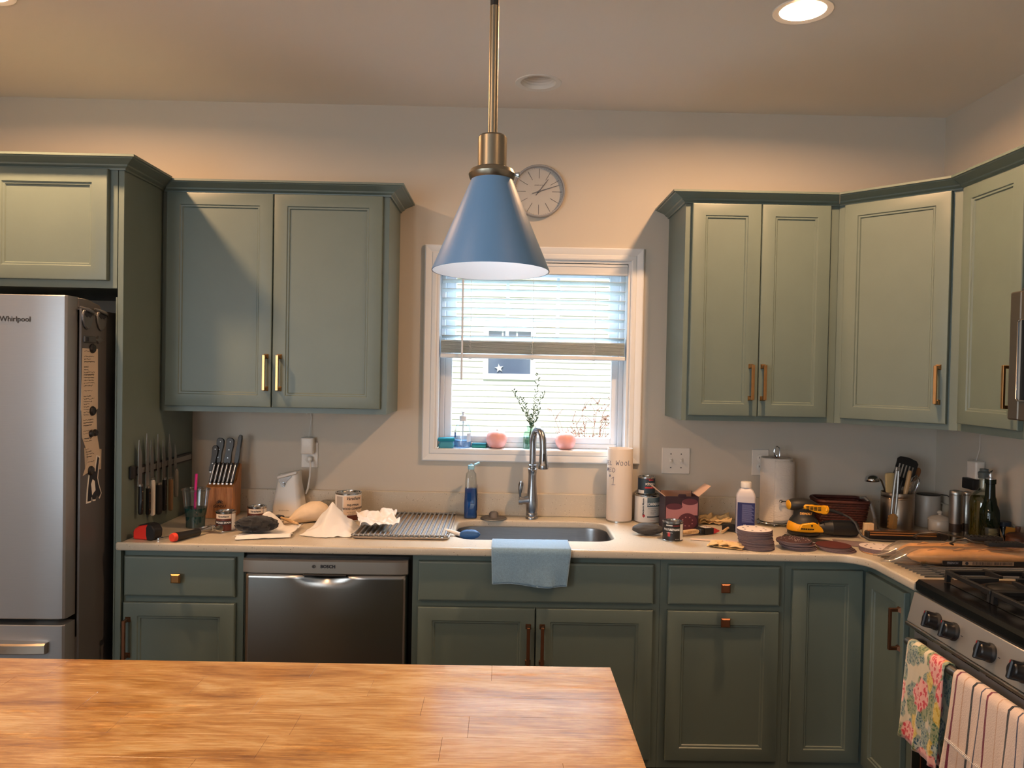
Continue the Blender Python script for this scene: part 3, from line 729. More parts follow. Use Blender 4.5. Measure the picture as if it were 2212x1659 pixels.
# ================================================================ range
rg = thing('range', 'stainless gas range with black cooktop and front knobs', 'stove', (1.6, -1.41, 0))
FRR = Matrix.Translation((.035, 0, 0)) @ FRt
RY0, RY1 = 1.030, 1.790      # local x along the front (world -y)
MB(rg, FRR).box(RY0, 1.300, .02, RY1, RX - .066, .886, .003).build('body', M['black'], rg)
q = MB(rg, FRR)
q.prism([(RY0 - .004, 1.262), (RY1 + .004, 1.262), (RY1 + .004, RX - .066), (RY0 - .004, RX - .066)], 'z', .888, .928, .010); q.build('cooktop', M['black'], rg)
MB(rg, FRR).box(RY0 + .06, 1.34,   .9282, RY1 - .06, RX - .13, .930, .002).build('spill_tray', M['black'], rg)
# tilted control panel
q = MB(rg, FRR); q.prism([(1.262, .887), (1.300, .887), (1.300, .795), (1.240, .795)], 'x', RY0, RY1, .002)
# prism on axis 'x' takes (y, z) pairs
cp = q.build('control_panel', mat('range_panel_steel', (188, 186, 182), .40, .75), rg)
MB(rg, FRR).box(RY0, 1.234, .783, RY1, 1.262, .794, .002).build('trim_strip', M['steel'], rg)
for k, x in enumerate((1.182, 1.272, 1.438, 1.575, 1.665)):
    T = Matrix.Translation((x, 1.251, .840)) @ Matrix.Rotation(R(-14), 4, 'X') @ Matrix.Rotation(R(90), 4, 'X')
    q = MB(rg, FRR); q.lathe([(.026, 0), (.026, .006), (.021, .010), (.0195, .034), (.017, .037)], n=24, T=T)
    kb = q.build('knob', M['plastic_b'], rg)
    MB(rg, FRR).box(-.006, -.024, .008, .006, .024, .044, .003, 1, T).build('grip', M['plastic_b'], kb)
    MB(rg, FRR).box(-.0012, .016, .0442, .0012, .023, .0448, 0, 1, T).build('pointer_mark', M['inkred'], kb, 0)
for x in (1.182, 1.272, 1.438, 1.575, 1.665):
    T = Matrix.Translation((x, 1.2585, .867)) @ Matrix.Rotation(R(-14), 4, 'X'); MB(rg, FRR).box(-.0012, -.0012, -.005, .0012, .0, .005, 0, 1, T).build('dial_mark', M['ink'], rg, 0)
    T = Matrix.Translation((x + .036, 1.2512, .840)) @ Matrix.Rotation(R(-14), 4, 'X'); MB(rg, FRR).box(-.004, -.0012, -.001, .004, .0, .001, 0, 1, T).build('dial_mark', M['ink'], rg, 0)
q = MB(rg, FRR); q.box(RY0 + .004, 1.262, .165, RY1 - .004, 1.298, .780, .004); od = q.build('oven_door', mat('oven_door_steel', (150, 152, 156), .38, .55), rg)
MB(rg, FRR).box(RY0 + .02, 1.258, .22, RY1 - .02, 1.2615, .655, .001).build('door_glass', M['black'], od, 0)
q = MB(rg, FRR); q.tube([(1.12, 1.2565, .56), (1.105, 1.2565, .545), (1.105, 1.2565, .30), (1.12, 1.2565, .285), (1.70, 1.2565, .285), (1.715, 1.2565, .30), (1.715, 1.2565, .545), (1.70, 1.2565, .56), (1.12, 1.2565, .56)], .002, 6); q.build('window_trim', M['bronze'], od)
for x0, x1 in ((1.045, 1.145), (1.185, 1.215), (1.245, 1.375), (1.405, 1.58), (1.61, 1.76)):
    MB(rg, FRR).box(x0, 1.2605, .766, x1, 1.2625, .773).build('vent_slot', M['black'], od, 0)
q = MB(rg, FRR); q.tube([(1.086, 1.216, .748), (1.745, 1.216, .748)], .0125, 14)
for x in (1.100, 1.725): q.box(x - .012, 1.216, .738, x + .012, 1.262, .758, .003)
q.build('handle', M['steel'], od)
MB(rg, FRR).box(RY0 + .006, 1.275, .03, RY1 - .006, 1.298, .160, .004).build('warming_drawer', mat('drawer_steel', (120, 118, 116), .4, .9), rg)
# burners and grates
for bx, by, r_ in ((1.19, 1.44, .045), (1.19, 1.70, .038), (1.41, 1.57, .05), (1.63, 1.44, .045), (1.63, 1.70, .04)):
    MB(rg, FRR).lathe([(r_ + .012, .0), (r_ + .010, .008), (r_, .010), (r_, .018), (r_ - .006, .022), (.002, .022)], (bx, by, .930), 24).build('burner_cap', M['iron'], rg)
for gx0, gx1 in ((1.062, 1.288), (1.294, 1.526), (1.532, 1.758)):
    q = MB(rg, FRR); z0, z1 = .930, .966; y0, y1 = 1.345, 1.815; cx = (gx0 + gx1) / 2
    for y in (y0, (y0 + y1) / 2, y1): q.box(gx0, y - .006, z1 - .014, gx1, y + .006, z1, .002)
    for x in (gx0 + .006, gx1 - .006): q.box(x - .006, y0, z1 - .014, x + .006, y1, z1, .002)
    for x in (gx0 + .006, gx1 - .006):
        for y in (y0, (y0 + y1) / 2, y1): q.prism([(y - .007, z0), (y + .007, z0), (y + .005, z1 - .01), (y - .005, z1 - .01)], 'x', x - .006, x + .006)
    for by in ((y0 * 3 + y1) / 4, (y0 + 3 * y1) / 4):
        for a in (0, 90, 180, 270):
            d = Vector((cos(R(a)), sin(R(a)), 0)); e = .113 if a % 180 == 0 else .117
            p = [Vector((cx, by, 0)) + d * .028, Vector((cx, by, 0)) + d * e]; n_ = Vector((-d.y, d.x, 0)) * .005
            q.loft([[(p[0] + n_).to_tuple()[:2] + (z1 - .004,), (p[0] - n_).to_tuple()[:2] + (z1 - .004,), (p[0] - n_).to_tuple()[:2] + (z1 + .004,), (p[0] + n_).to_tuple()[:2] + (z1 + .004,)],
                    [(p[1] + n_).to_tuple()[:2] + (z1 - .016,), (p[1] - n_).to_tuple()[:2] + (z1 - .016,), (p[1] - n_).to_tuple()[:2] + (z1 + .004,), (p[1] + n_).to_tuple()[:2] + (z1 + .004,)]])
    q.build('grate', M['iron'], rg, 30)

# ---------------------------------------------------------------- towels on the oven handle
def uvmat(name, rough=.9):
    m = mat(name, (200, 190, 180), rough, sheen=.3); nt = m.node_tree
    uv = nt.nodes.new('ShaderNodeUVMap'); return m, nt, uv
fm, nt, uv = uvmat('floral_print')
b_ = nt.nodes['Principled BSDF']; mp = nt.nodes.new('ShaderNodeMapping'); mp.inputs['Scale'].default_value = (1, 2.1, 1); nt.links.new(uv.outputs[0], mp.inputs[0])
def layer(prev, scale, lo, hi, colA, colB, off, detail_scale=40):
    mo = nt.nodes.new('ShaderNodeMapping'); mo.inputs['Location'].default_value = off; nt.links.new(mp.outputs[0], mo.inputs[0])
    nz = nt.nodes.new('ShaderNodeTexNoise'); nz.inputs['Scale'].default_value = 9; nt.links.new(mo.outputs[0], nz.inputs[0])
    mxv = nt.nodes.new('ShaderNodeMixRGB'); mxv.inputs[0].default_value = .09; nt.links.new(mo.outputs[0], mxv.inputs[1]); nt.links.new(nz.outputs['Color'], mxv.inputs[2])
    vo = nt.nodes.new('ShaderNodeTexVoronoi'); vo.inputs['Scale'].default_value = scale; nt.links.new(mxv.outputs[0], vo.inputs['Vector'])
    mr = nt.nodes.new('ShaderNodeMapRange'); mr.inputs['From Min'].default_value = hi; mr.inputs['From Max'].default_value = lo; nt.links.new(vo.outputs['Distance'], mr.inputs[0])
    n2 = nt.nodes.new('ShaderNodeTexVoronoi'); n2.inputs['Scale'].default_value = detail_scale; nt.links.new(mxv.outputs[0], n2.inputs[0])
    g2 = nt.nodes.new('ShaderNodeMath'); g2.operation = 'GREATER_THAN'; g2.inputs[1].default_value = .42; nt.links.new(n2.outputs['Distance'], g2.inputs[0])
    cm_ = nt.nodes.new('ShaderNodeMixRGB'); cm_.inputs[1].default_value = (*lin(colA), 1); cm_.inputs[2].default_value = (*lin(colB), 1); nt.links.new(g2.outputs[0], cm_.inputs[0])
    mx = nt.nodes.new('ShaderNodeMixRGB'); nt.links.new(mr.outputs[0], mx.inputs[0]); nt.links.new(cm_.outputs[0], mx.inputs[2])
    if prev is None: mx.inputs[1].default_value = (*lin((216, 206, 180)), 1)
    else: nt.links.new(prev.outputs[0], mx.inputs[1])
    return mx
l = layer(None, 5.5, .50, .56, (60, 100, 110), (150, 165, 150), (.9, .1, 0))
l = layer(l, 4.2, .44, .50, (70, 110, 78), (150, 158, 120), (.3, .2, 0))
l = layer(l, 3.0, .30, .34, (206, 170, 60), (226, 200, 110), (.7, .9, 0), 30)
l = layer(l, 3.8, .24, .28, (44, 84, 110), (180, 190, 180), (.1, .55, 0), 36)
l = layer(l, 2.7, .40, .44, (214, 70, 84), (240, 176, 168), (.45, .35, 0), 22)
nt.links.new(l.outputs[0], b_.inputs['Base Color'])
sm, nt, uv = uvmat('striped_terry', .95)
sx_ = nt.nodes.new('ShaderNodeSeparateXYZ'); nt.links.new(uv.outputs[0], sx_.inputs[0])
rp = nt.nodes.new('ShaderNodeValToRGB'); rp.color_ramp.interpolation = 'CONSTANT'
cr = rp.color_ramp; W_, Bk, Mr, Be, Nv = (228, 206, 192), (36, 42, 52), (120, 34, 60), (206, 168, 142), (74, 76, 100)
stops = [(0, W_), (.05, Mr), (.072, W_), (.17, Be), (.185, W_), (.29, Bk), (.318, W_), (.415, Nv), (.432, W_), (.50, Mr), (.522, W_), (.645, Be), (.66, W_), (.775, Bk), (.803, W_), (.90, Nv), (.915, W_)]
while len(cr.elements) < len(stops): cr.elements.new(.5)
for e, (p, c_) in zip(cr.elements, stops): e.position = p; e.color = (*lin(c_), 1)
nt.links.new(sx_.outputs[0], rp.inputs[0]); nt.links.new(rp.outputs[0], nt.nodes['Principled BSDF'].inputs['Base Color'])
nz = nt.nodes.new('ShaderNodeTexNoise'); nz.inputs['Scale'].default_value = 120; nt.links.new(uv.outputs[0], nz.inputs[0])
bp = nt.nodes.new('ShaderNodeBump'); bp.inputs['Strength'].default_value = .6; bp.inputs['Distance'].default_value = .003; nt.links.new(nz.outputs[0], bp.inputs['Height']); nt.links.new(bp.outputs[0], nt.nodes['Principled BSDF'].inputs['Normal'])
def oven_towel(name, label, x0, x1, lf, lb, m, seed, flare):
    t = thing(name, label, 'towel', (1.251, -(x0 + x1) / 2, .748))
    q = MB(t, FRt); HY, HZ, rr_ = 1.251, .748, .0175
    def f(u, v):
        # v 0..1 : bottom of the front fall, over the bar, down behind
        L1, L2, arc = lf, lb, pi * rr_; s_ = v * (L1 + L2 + arc)
        k = 0
        if s_ < L1: y, z, k = HY - rr_, HZ - (L1 - s_), (L1 - s_) / L1
        elif s_ < L1 + arc: a = (s_ - L1) / rr_; y, z = HY - rr_ * cos(a), HZ + rr_ * sin(a)
        else: y, z, k = HY + rr_, HZ - (s_ - L1 - arc), 0
        x = x0 + (x1 - x0) * u
        wv = .007 * k * sin(u * 17 + seed + k * 2) + .004 * k * sin(u * 31 + seed * 2)
        return (x + flare * k * (u - .5) - .020 * k, y - .004 * k + min(0, wv) - abs(wv) * .3, z - .012 * k * (u - .2))
    q.grid(30, 46, f); o = q.build('cloth', m, t, 60, solid=.003); return t
oven_towel('dish_towel', 'red and yellow floral dish towel hanging on the oven handle', 1.118, 1.315, .285, .31, fm, 1.0, .01)
t = oven_towel('dish_towel', 'cream terry towel with dark and maroon stripes on the oven handle', 1.362, 1.66, .30, .26, sm, 2.4, .02)
q = MB(t, FRt)
for k in range(60):
    u = k / 59; x = 1.346 + .318 * u; q.tube([(x, 1.2255, .561 - .01 * u), (x + .003, 1.222, .567 - .01 * u), (x + .005, 1.2255, .573 - .01 * u)], .0014, 4)
q.build('lace_band', M['paper'], t)

# ================================================================ island
il = thing('kitchen_island', 'stained butcher-block island top filling the front of the picture', 'island', (-.70, -2.22, 0))
bw = mat('island_stave_wood', (196, 134, 66), .3, coat=1.0)
nt = bw.node_tree; b_ = nt.nodes['Principled BSDF']; b_.inputs['Coat Roughness'].default_value = .12; b_.inputs['Coat IOR'].default_value = 1.85; b_.inputs['Specular IOR Level'].default_value = .75
geo = nt.nodes.new('ShaderNodeNewGeometry')
def wn(scale, stretch, detail, rough, dist=0.0):
    m_ = nt.nodes.new('ShaderNodeMapping'); m_.inputs['Scale'].default_value = stretch; nt.links.new(geo.outputs['Position'], m_.inputs[0])
    n_ = nt.nodes.new('ShaderNodeTexNoise'); n_.inputs['Scale'].default_value = scale; n_.inputs['Detail'].default_value = detail; n_.inputs['Roughness'].default_value = rough; n_.inputs['Distortion'].default_value = dist
    nt.links.new(m_.outputs[0], n_.inputs[0]); return n_
n1 = wn(1.5, (1.7, 8, 8), 7, .66, .9); n2 = wn(1.0, (13, 210, 210), 5, .68)
oi = nt.nodes.new('ShaderNodeObjectInfo')
ma = nt.nodes.new('ShaderNodeMath'); ma.operation = 'MULTIPLY_ADD'; ma.inputs[1].default_value = .62; nt.links.new(n2.outputs['Fac'], ma.inputs[0]); nt.links.new(n1.outputs['Fac'], ma.inputs[2])
mb_ = nt.nodes.new('ShaderNodeMath'); mb_.operation = 'MULTIPLY_ADD'; mb_.inputs[1].default_value = .05; nt.links.new(oi.outputs['Random'], mb_.inputs[0]); nt.links.new(ma.outputs[0], mb_.inputs[2])
rp = nt.nodes.new('ShaderNodeValToRGB'); cr = rp.color_ramp; cr.elements.new(.5); cr.elements.new(.6)
for e, (p, c_) in zip(cr.elements, ((.60, (132, 78, 28)), (.76, (188, 132, 62)), (.87, (214, 164, 96)), (1.0, (236, 200, 144)))): e.position = p; e.color = (*lin(c_), 1)
nt.links.new(mb_.outputs[0], rp.inputs[0]); nt.links.new(rp.outputs[0], b_.inputs['Base Color'])
tcw = nt.nodes.new('ShaderNodeTexCoord'); mpw = nt.nodes.new('ShaderNodeMapping'); mpw.inputs['Scale'].default_value = (3.2, 16, 16); nt.links.new(tcw.outputs['Object'], mpw.inputs[0])
nw = nt.nodes.new('ShaderNodeTexNoise'); nw.inputs['Scale'].default_value = 1.6; nw.inputs['Detail'].default_value = 8; nw.inputs['Roughness'].default_value = .7; nt.links.new(mpw.outputs[0], nw.inputs[0])
rw = nt.nodes.new('ShaderNodeMapRange'); rw.inputs['From Min'].default_value = .50; rw.inputs['From Max'].default_value = .60; rw.inputs['To Min'].default_value = .30; rw.inputs['To Max'].default_value = .62; nt.links.new(nw.outputs[0], rw.inputs[0]); nt.links.new(rw.outputs[0], b_.inputs['Roughness'])
n3 = wn(1.3, (2.2, 13, 13), 8, .72); mr3 = nt.nodes.new('ShaderNodeMapRange'); mr3.inputs['From Min'].default_value = .60; mr3.inputs['From Max'].default_value = .63; mr3.inputs['To Min'].default_value = 1.0; mr3.inputs['To Max'].default_value = .12; nt.links.new(n3.outputs['Fac'], mr3.inputs[0]); nt.links.new(mr3.outputs[0], b_.inputs['Coat Weight'])
b_.inputs['Coat IOR'].default_value = 2.0
mpb = nt.nodes.new('ShaderNodeMapping'); mpb.inputs['Scale'].default_value = (12, 150, 150); nt.links.new(tcw.outputs['Object'], mpb.inputs[0])
nb = nt.nodes.new('ShaderNodeTexNoise'); nb.inputs['Scale'].default_value = 1.5; nb.inputs['Detail'].default_value = 5; nt.links.new(mpb.outputs[0], nb.inputs[0])
bp = nt.nodes.new('ShaderNodeBump'); bp.inputs['Strength'].default_value = .25; bp.inputs['Distance'].default_value = .002; nt.links.new(nb.outputs[0], bp.inputs['Height']); nt.links.new(bp.outputs[0], b_.inputs['Normal'])
IY0, IY1, IX0, IX1, IZ = -2.70, -1.772, -1.62, .231, .914
rows = 11; rh = (IY1 - IY0) / rows; rr = random.Random(11)
for r_ in range(rows):
    x = IX0; y0 = IY0 + r_ * rh; k = 0
    while x < IX1 - .001:
        ln = rr.uniform(.28, .62); x1 = min(IX1, x + ln)
        if IX1 - x1 < .12: x1 = IX1
        q = MB(); q.box(0, 0, -.038, x1 - x - .0004, rh - .0003, rr.uniform(-.00015, 0), .0003)
        o = q.build('stave', bw, il, 0); o.location = (x + .70, y0 + 2.22, IZ); x = x1
MB(il).box(-1.55, -2.62, .10, .16, -1.84, .875).build('island_base', M['sage'], il, 0)
MB(il).box(-1.53, -2.58, 0, .12, -1.88, .10).build('toe_kick', M['sage_in'], il, 0)

# ================================================================ pendant
PX, PY = -.047, -2.067
pn = thing('pendant_lamp', 'slate blue cone pendant lamp with brass stem over the island', 'lamp', (PX, PY, 1.737))
TP = Matrix.Translation((0, 0, .99)) @ Matrix.Rotation(R(-1.9), 4, 'X') @ Matrix.Rotation(R(-.25), 4, 'Y') @ Matrix.Translation((0, 0, -.99))
pb_ = mat('pendant_brass', (142, 134, 118), .34, 1.0, noise_amt=.05, noise_scale=30, stretch=(1, 1, .02))
blue = mat('haze_blue_enamel', (92, 132, 172), .45)  # blue of the window's veiling haze put into the shade's base colour
def pl(prof, name, m, par=pn, n=48, c0=True, c1=True):
    return MB().lathe(prof, n=n, cap0=c0, cap1=c1, T=TP).build(name, m, par, 30)
sh_ = pl([(.1035, 0), (.1035, .0015), (.0355, .164), (.033, .165), (.030, .163), (.0332, .160), (.1022, .002), (.1028, 0)], 'shade', blue, c0=False, c1=False)
pl([(.1022, .0002), (.1014, .0018), (.0312, .1585), (.001, .1595)], 'shade_liner', mat('white_shade_liner', (0.86, 0.88, 0.90), .5, lin_rgb=True), sh_, c0=False, c1=False)
pl([(.036, .160), (.0395, .164), (.0415, .171), (.0385, .178), (.033, .181), (.027, .183)], 'collar_ring', pb_)
pl([(.0255, .182), (.0255, .236), (.0235, .239), (.010, .2395)], 'socket_cup', pb_)
pl([(.0082, .236), (.0082, .470)], 'stem', pb_)
pl([(.0078, .470), (.0078, .965)], 'upper_stem', M['plastic_b'], n=16)
pl([(.065, .965), (.065, .980), (.058, .986), (.002, .987)], 'ceiling_canopy', pb_)
q = MB(); q.tube([TP @ Vector((.040, -.012, .169)), TP @ Vector((.0475, -.014, .168))], [.003, .0045], 10); q.build('set_screw', M['chrome'], pn)
q = MB(); q.blob((0, 0, .105), (.024, .024, .030)); bu = q.build('bulb', emit('cool_bulb', (.84, .92, 1.0), 13.0), pn, 60)

# ================================================================ clock
ck = thing('wall_clock', 'round silver wall clock behind the pendant lamp', 'clock', (.1225, -.001, 2.356), rot=(R(90), 0, 0))
MB().lathe([(.112, 0), (.1155, .003), (.1155, .028), (.113, .032), (.109, .032), (.107, .026), (.107, .010), (.107, .0)], n=64, cap0=False, cap1=False).build('rim', mat('satin_silver_rim', (176, 176, 180), .35, .7), ck)
MB().lathe([(.108, .008), (.108, .010), (.002, .010)], n=48).build('dial', mat('clock_dial', (196, 192, 186), .6), ck)
q = MB()
for k in range(12):
    T = Matrix.Rotation(R(30 * k), 4, 'Z'); q.box(-.0008, .058, .0102, .0008, .101, .0108, 0, 1, T)
q.build('hour_marks', M['ink'], ck, 0)
q = MB()
for k in range(60):
    if k % 5: q.box(-.0003, .1005, .0102, .0003, .105, .0106, 0, 1, Matrix.Rotation(R(6 * k), 4, 'Z'))
q.build('minute_marks', M['ink'], ck, 0)
grey = mat('clock_hand_grey', (104, 104, 110), .5)
for nm, ang, l0, l1, wd, z in (('hour_hand', -37, -.022, .068, .0032, .013), ('minute_hand', -72, -.032, .094, .0026, .016)):
    MB().prism([(-wd / 2, l0), (wd / 2, l0), (wd * .7, 0), (wd / 3, l1), (-wd / 3, l1), (-wd * .7, 0)], 'z', z, z + .001).build(nm, grey, ck, 0).matrix_local = Matrix.Rotation(R(ang), 4, 'Z')
MB().lathe([(.004, .010), (.004, .019), (.001, .020)], n=16).build('hub', grey, ck)
text('JONES & CO', .0072, M['ink'], ck, at=(0, -.0106, .028), F=Matrix.Rotation(R(-90), 4, 'X'), ext=0)
MB().lathe([(.106, .024), (.106, .0245), (.001, .0245)], n=48, cap0=False, cap1=False).build('crystal', M['glass'], ck)
# ================================================================ shared small builders
Z0 = .9147
def can(label, loc, r, h, label_m, texts=(), patches=(), group=None, rz=0, cat='can', name='paint_can', lo=.004, hi=.008, top_m=None):
    t = thing(name, label, cat, loc, rz, group)
    MB().lathe([(r - .002, 0), (r + .0008, .0008), (r + .0008, .003), (r - .001, .0045), (r - .001, h - .006), (r + .0012, h - .005), (r + .0012, h - .001), (r - .002, h), (r - .006, h - .0005), (r - .0065, h - .004)], n=36, cap1=False).build('body', M['tin'], t)
    MB().lathe([(r - .0067, h - .004), (r - .009, h - .0045), (r - .010, h - .0015), (r - .013, h - .0015), (r - .014, h - .005), (.002, h - .005)], n=32, cap0=False).build('lid', top_m or M['tin'], t)
    MB().lathe([(r - .0004, lo), (r + .0001, lo), (r + .0001, h - hi), (r - .0004, h - hi)], n=36, cap0=False, cap1=False).build('label_wrap', label_m, t)
    for m, a0, a1, z0, z1, nm in patches: MB().patch(r, a0, a1, z0, z1, 10).build(nm, m, t, 60)
    for s, sz, m, a, z, kw in texts: text(s, sz, m, t, at=(0, 0, z), wrap=r + .0004, a0=a, **kw)
    return t
brown = mat('stain_label_brown', (92, 42, 32), .5); cream = mat('label_cream', (226, 206, 184), .5); beige = mat('label_beige', (222, 196, 170), .5)
darkteal = mat('label_dark_teal', (40, 58, 70), .45); blacklab = mat('label_black', (24, 24, 26), .4); whitelab = mat('label_white', (222, 218, 212), .45)
red = mat('tool_red', (226, 50, 38), .4); toolblack = mat('tool_black', (26, 25, 26), .5)

# ================================================================ counter beside the refrigerator panel
t = thing('tape_measure', 'red and black tape measure at the counter end beside the refrigerator panel', 'tape measure', (-1.325, -.590, Z0), R(-14))
prof = [(-.044, 0), (.034, 0), (.044, .010), (.046, .036), (.036, .052), (.016, .058), (-.014, .053), (-.036, .040), (-.044, .030)]
MB().prism(prof, 'y', -.022, .022, .004).build('case', red, t)
q = MB(); q.prism([(.014, -.0005), (.036, -.0005), (.0475, .010), (.049, .037), (.037, .054), (.018, .0595), (.010, .045), (.016, .020)], 'y', -.0235, .0235, .003); q.build('grip', toolblack, t)
MB().prism([(-.024, .050), (-.012, .0555), (.016, .0600), (.018, .0575), (-.010, .0525)], 'y', -.0225, .0225, .001).build('top_band', toolblack, t)
MB().lathe([(.013, 0), (.013, .006), (.010, .008)], n=20, T=Matrix.Translation((-.044, 0, .020)) @ Matrix.Rotation(R(-90), 4, 'Y')).build('blade_mouth', toolblack, t)
MB().box(-.054, -.010, .004, -.051, .010, .012, .001).build('hook', M['tin'], t)

t = thing('plastic_cup', 'clear lidded cup of teal drink with a pink straw', 'cup', (-1.236, -.365, Z0))
MB().lathe([(.034, 0), (.036, .001), (.0375, .045), (.040, .048), (.0435, .075), (.0515, .146), (.0525, .147), (.0525, .150)], n=36, cap1=False).build('cup_wall', M['clear'], t)
MB().lathe([(.033, .0015), (.0352, .002), (.0365, .045), (.039, .048), (.0428, .078)], n=32).build('drink', mat('teal_drink', (6, 66, 66), .15), t)
MB().lathe([(.0545, .146), (.056, .149), (.0545, .153), (.051, .1535), (.049, .149), (.030, .150), (.004, .150)], n=36, cap0=False, cap1=False).build('lid', M['clear'], t)
q = MB()
for k in range(26):
    a = k * .8; rr_ = .018 + .0013 * k; q.blob((rr_ * cos(a), rr_ * sin(a), .152), (.0016, .0016, .001), nu=6, nv=4)
q.build('condensation', M['chrome'], t)['kind'] = 'stuff'
MB().tube([(-.004, .002, .04), (-.001, .0, .15), (.002, -.001, .212)], .0052, 12).build('straw', mat('magenta_straw', (222, 36, 132), .35), t)

t = thing('knife_block', 'light wood knife block against the back wall beside the panel', 'knife block', (-1.213, -.115, Z0), R(4))
blk = wood('block_wood', (150, 92, 48), (186, 122, 70), (206, 146, 92), .4, 5, (14, 14, 1.4))
MB().prism([(-.072, 0), (.052, 0), (.066, .215), (.040, .222), (-.010, .152), (-.076, .132)], 'x', -.056, .056, .002).build('block', blk, t)
text('GINSU', .0175, M['ink'], t, at=(.004, -.0765, .052), bold=.0003)
q = MB()
for a in range(0, 181, 30): q.box(-.0012, -.0772, .0, .0012, -.0762, .011, 0, 1, Matrix.Translation((.004, 0, .066)) @ Matrix.Rotation(R(a - 90), 4, 'Y') @ Matrix.Translation((0, 0, .003)))
q.build('printed_emblem', M['ink'], t, 0)
def knife_handle(t, L, w, d, m, rivets, hook):
    s_ = [(-.5, 0), (-.5, .12), (-.42, .3), (-.48, .62), (-.56, .80), (-.62, .93), (-.35, 1.0), (.2, 1.0), (.5, .92), (.52, .75), (.42, .45), (.5, .12), (.5, 0)] if hook else [(-.45, 0), (-.5, .25), (-.42, .6), (-.5, .9), (-.3, 1), (.35, 1), (.5, .88), (.42, .5), (.5, .2), (.45, 0)]
    MB().prism([(x * w, z * L) for x, z in s_], 'y', -d / 2, d / 2, .0022).build('handle', m, t)
    MB().box(-w * .36, -d * .3, -.008, w * .36, d * .3, .001, .001).build('bolster', M['chrome'], t)
    for z in rivets:
        MB().lathe([(.0026, -d / 2 - .0006), (.0026, d / 2 + .0006)], n=10, T=Matrix.Translation((0, 0, z * L)) @ Matrix.Rotation(R(90), 4, 'X')).build('rivet', M['chrome'], t)
for k in range(6):
    t = thing('steak_knife', ('first', 'second', 'third', 'fourth', 'fifth', 'last')[k] + ' black handled steak knife in the block front row counting from the refrigerator', 'knife', (-1.256 + .0178 * k, -.158, 1.060), group='steak knives in the block')
    t.rotation_euler = (R(-16), R(9), R(4))
    knife_handle(t, .088, .013, .018, M['plastic_b'], (), False)
    MB().box(-.0012, -.0095, .004, .0012, -.0086, .078, .0003).build('tang', M['chrome'], t)
for x, ln, zz, lb, hk, ri in ((-1.247, .112, 1.135, 'black riveted knife with hooked butt, taller one nearest the refrigerator panel in the block', True, (.25, .55, .85)), (-1.205, .116, 1.132, 'black riveted knife with hooked butt, middle of the three tall ones in the block', True, (.25, .55, .85)), (-1.166, .13, 1.132, 'slim straight black handle of the sharpening steel standing in the block', False, ())):
    t = thing('kitchen_knife', lb, 'knife', (x, -.105, zz), group='tall knives in the block'); t.rotation_euler = (R(-10), R(6), R(4))
    knife_handle(t, ln, .028 if hk else .017, .02, M['plastic_b'], ri, hk)
t = thing('kitchen_knife', 'short black riveted knife low in front of the tall knives in the block', 'knife', (-1.262, -.128, 1.105), group='tall knives in the block'); t.rotation_euler = (R(-12), R(6), R(4))
knife_handle(t, .112, .022, .018, M['plastic_b'], (.3, .85), True)

# magnetic strip on the panel with knives (strip and blades lie against x = -1.397)
t = thing('knife_strip', 'black magnetic knife strip with steel face on the green side panel', 'knife rack', (-1.396, -.30, 1.150))
MB(t).box(-1.3965, -.565, 1.139, -1.386, -.030, 1.176, .003).build('strip_body', M['plastic_b'], t)
MB(t).box(-1.3875, -.545, 1.147, -1.3845, -.040, 1.168, .001).build('steel_face', M['steel'], t)
MB(t).box(-1.3965, -.590, 1.133, -1.383, -.560, 1.182, .004).build('end_cap', M['plastic_b'], t)
woodh = M['tan']
KN = [(-.536, 1.275, .993, 1.102, 'black', .020, 'chef knife with black riveted handle, first on the magnetic strip'), (-.474, 1.295, .980, 1.086, 'black', .017, 'slim knife with black riveted handle, second on the magnetic strip'),
      (-.436, 1.266, .970, 1.112, 'white', .018, 'knife with a white handle on the magnetic strip'), (-.380, 1.284, .965, 1.085, 'fat', .012, 'narrow knife with a wide black curved handle on the magnetic strip'),
      (-.330, 1.258, .970, 1.098, 'black', .018, 'broad knife with black handle tucked behind the wide-handled one'), (-.272, 1.276, .960, 1.092, 'tan', .017, 'knife with a pale brown slab handle on the magnetic strip'), (-.219, 1.231, 1.008, 1.122, 'grey', .015, 'short knife with a grey handle, last on the magnetic strip')]
hm = {'black': M['plastic_b'], 'white': M['plastic_w'], 'fat': M['rubber'], 'tan': mat('brown_slab', (128, 98, 70), .5), 'grey': mat('grey_slab', (120, 118, 112), .4)}
for y, zt, zb, zm, kd, w_, lb in KN:
    t = thing('strip_knife', lb, 'knife', (-1.380, y, zb), group='knives on the magnetic strip')
    L = zt - zb; H_ = zm - zb; hw = .026 if kd == 'fat' else .016
    q = MB(); q.prism([(-w_ * .6, H_), (w_ * .8, H_), (w_, H_ + .012), (w_ * .8, L * .8), (-w_ * .35, L), (-w_ * .6, L * .85)], 'x', -.0016, .0006); q.build('blade', M['steel'], t, 20)
    q = MB(); q.prism([(-hw * .6, .006), (-hw * .35, 0), (hw * .5, 0), (hw * .75, .01), (hw * .55, H_ * .5), (hw * .7, H_ * .92), (hw * .3, H_), (-hw * .55, H_), (-hw * .42, H_ * .5)], 'x', -.0022, .011, .003); q.build('handle', hm[kd], t)
    if kd in ('black', 'fat'):
        for f in (.2, .5, .8):
            if kd == 'black': MB().lathe([(.0028, .0105), (.0028, .0118)], n=10, T=Matrix.Translation((0, 0, H_ * f)) @ Matrix.Rotation(R(90), 4, 'Y')).build('rivet', M['chrome'], t)
    MB().box(-.0018, -hw * .5, H_ - .004, .010, hw * .55, H_ + .007, .002).build('bolster', M['steel'], t)

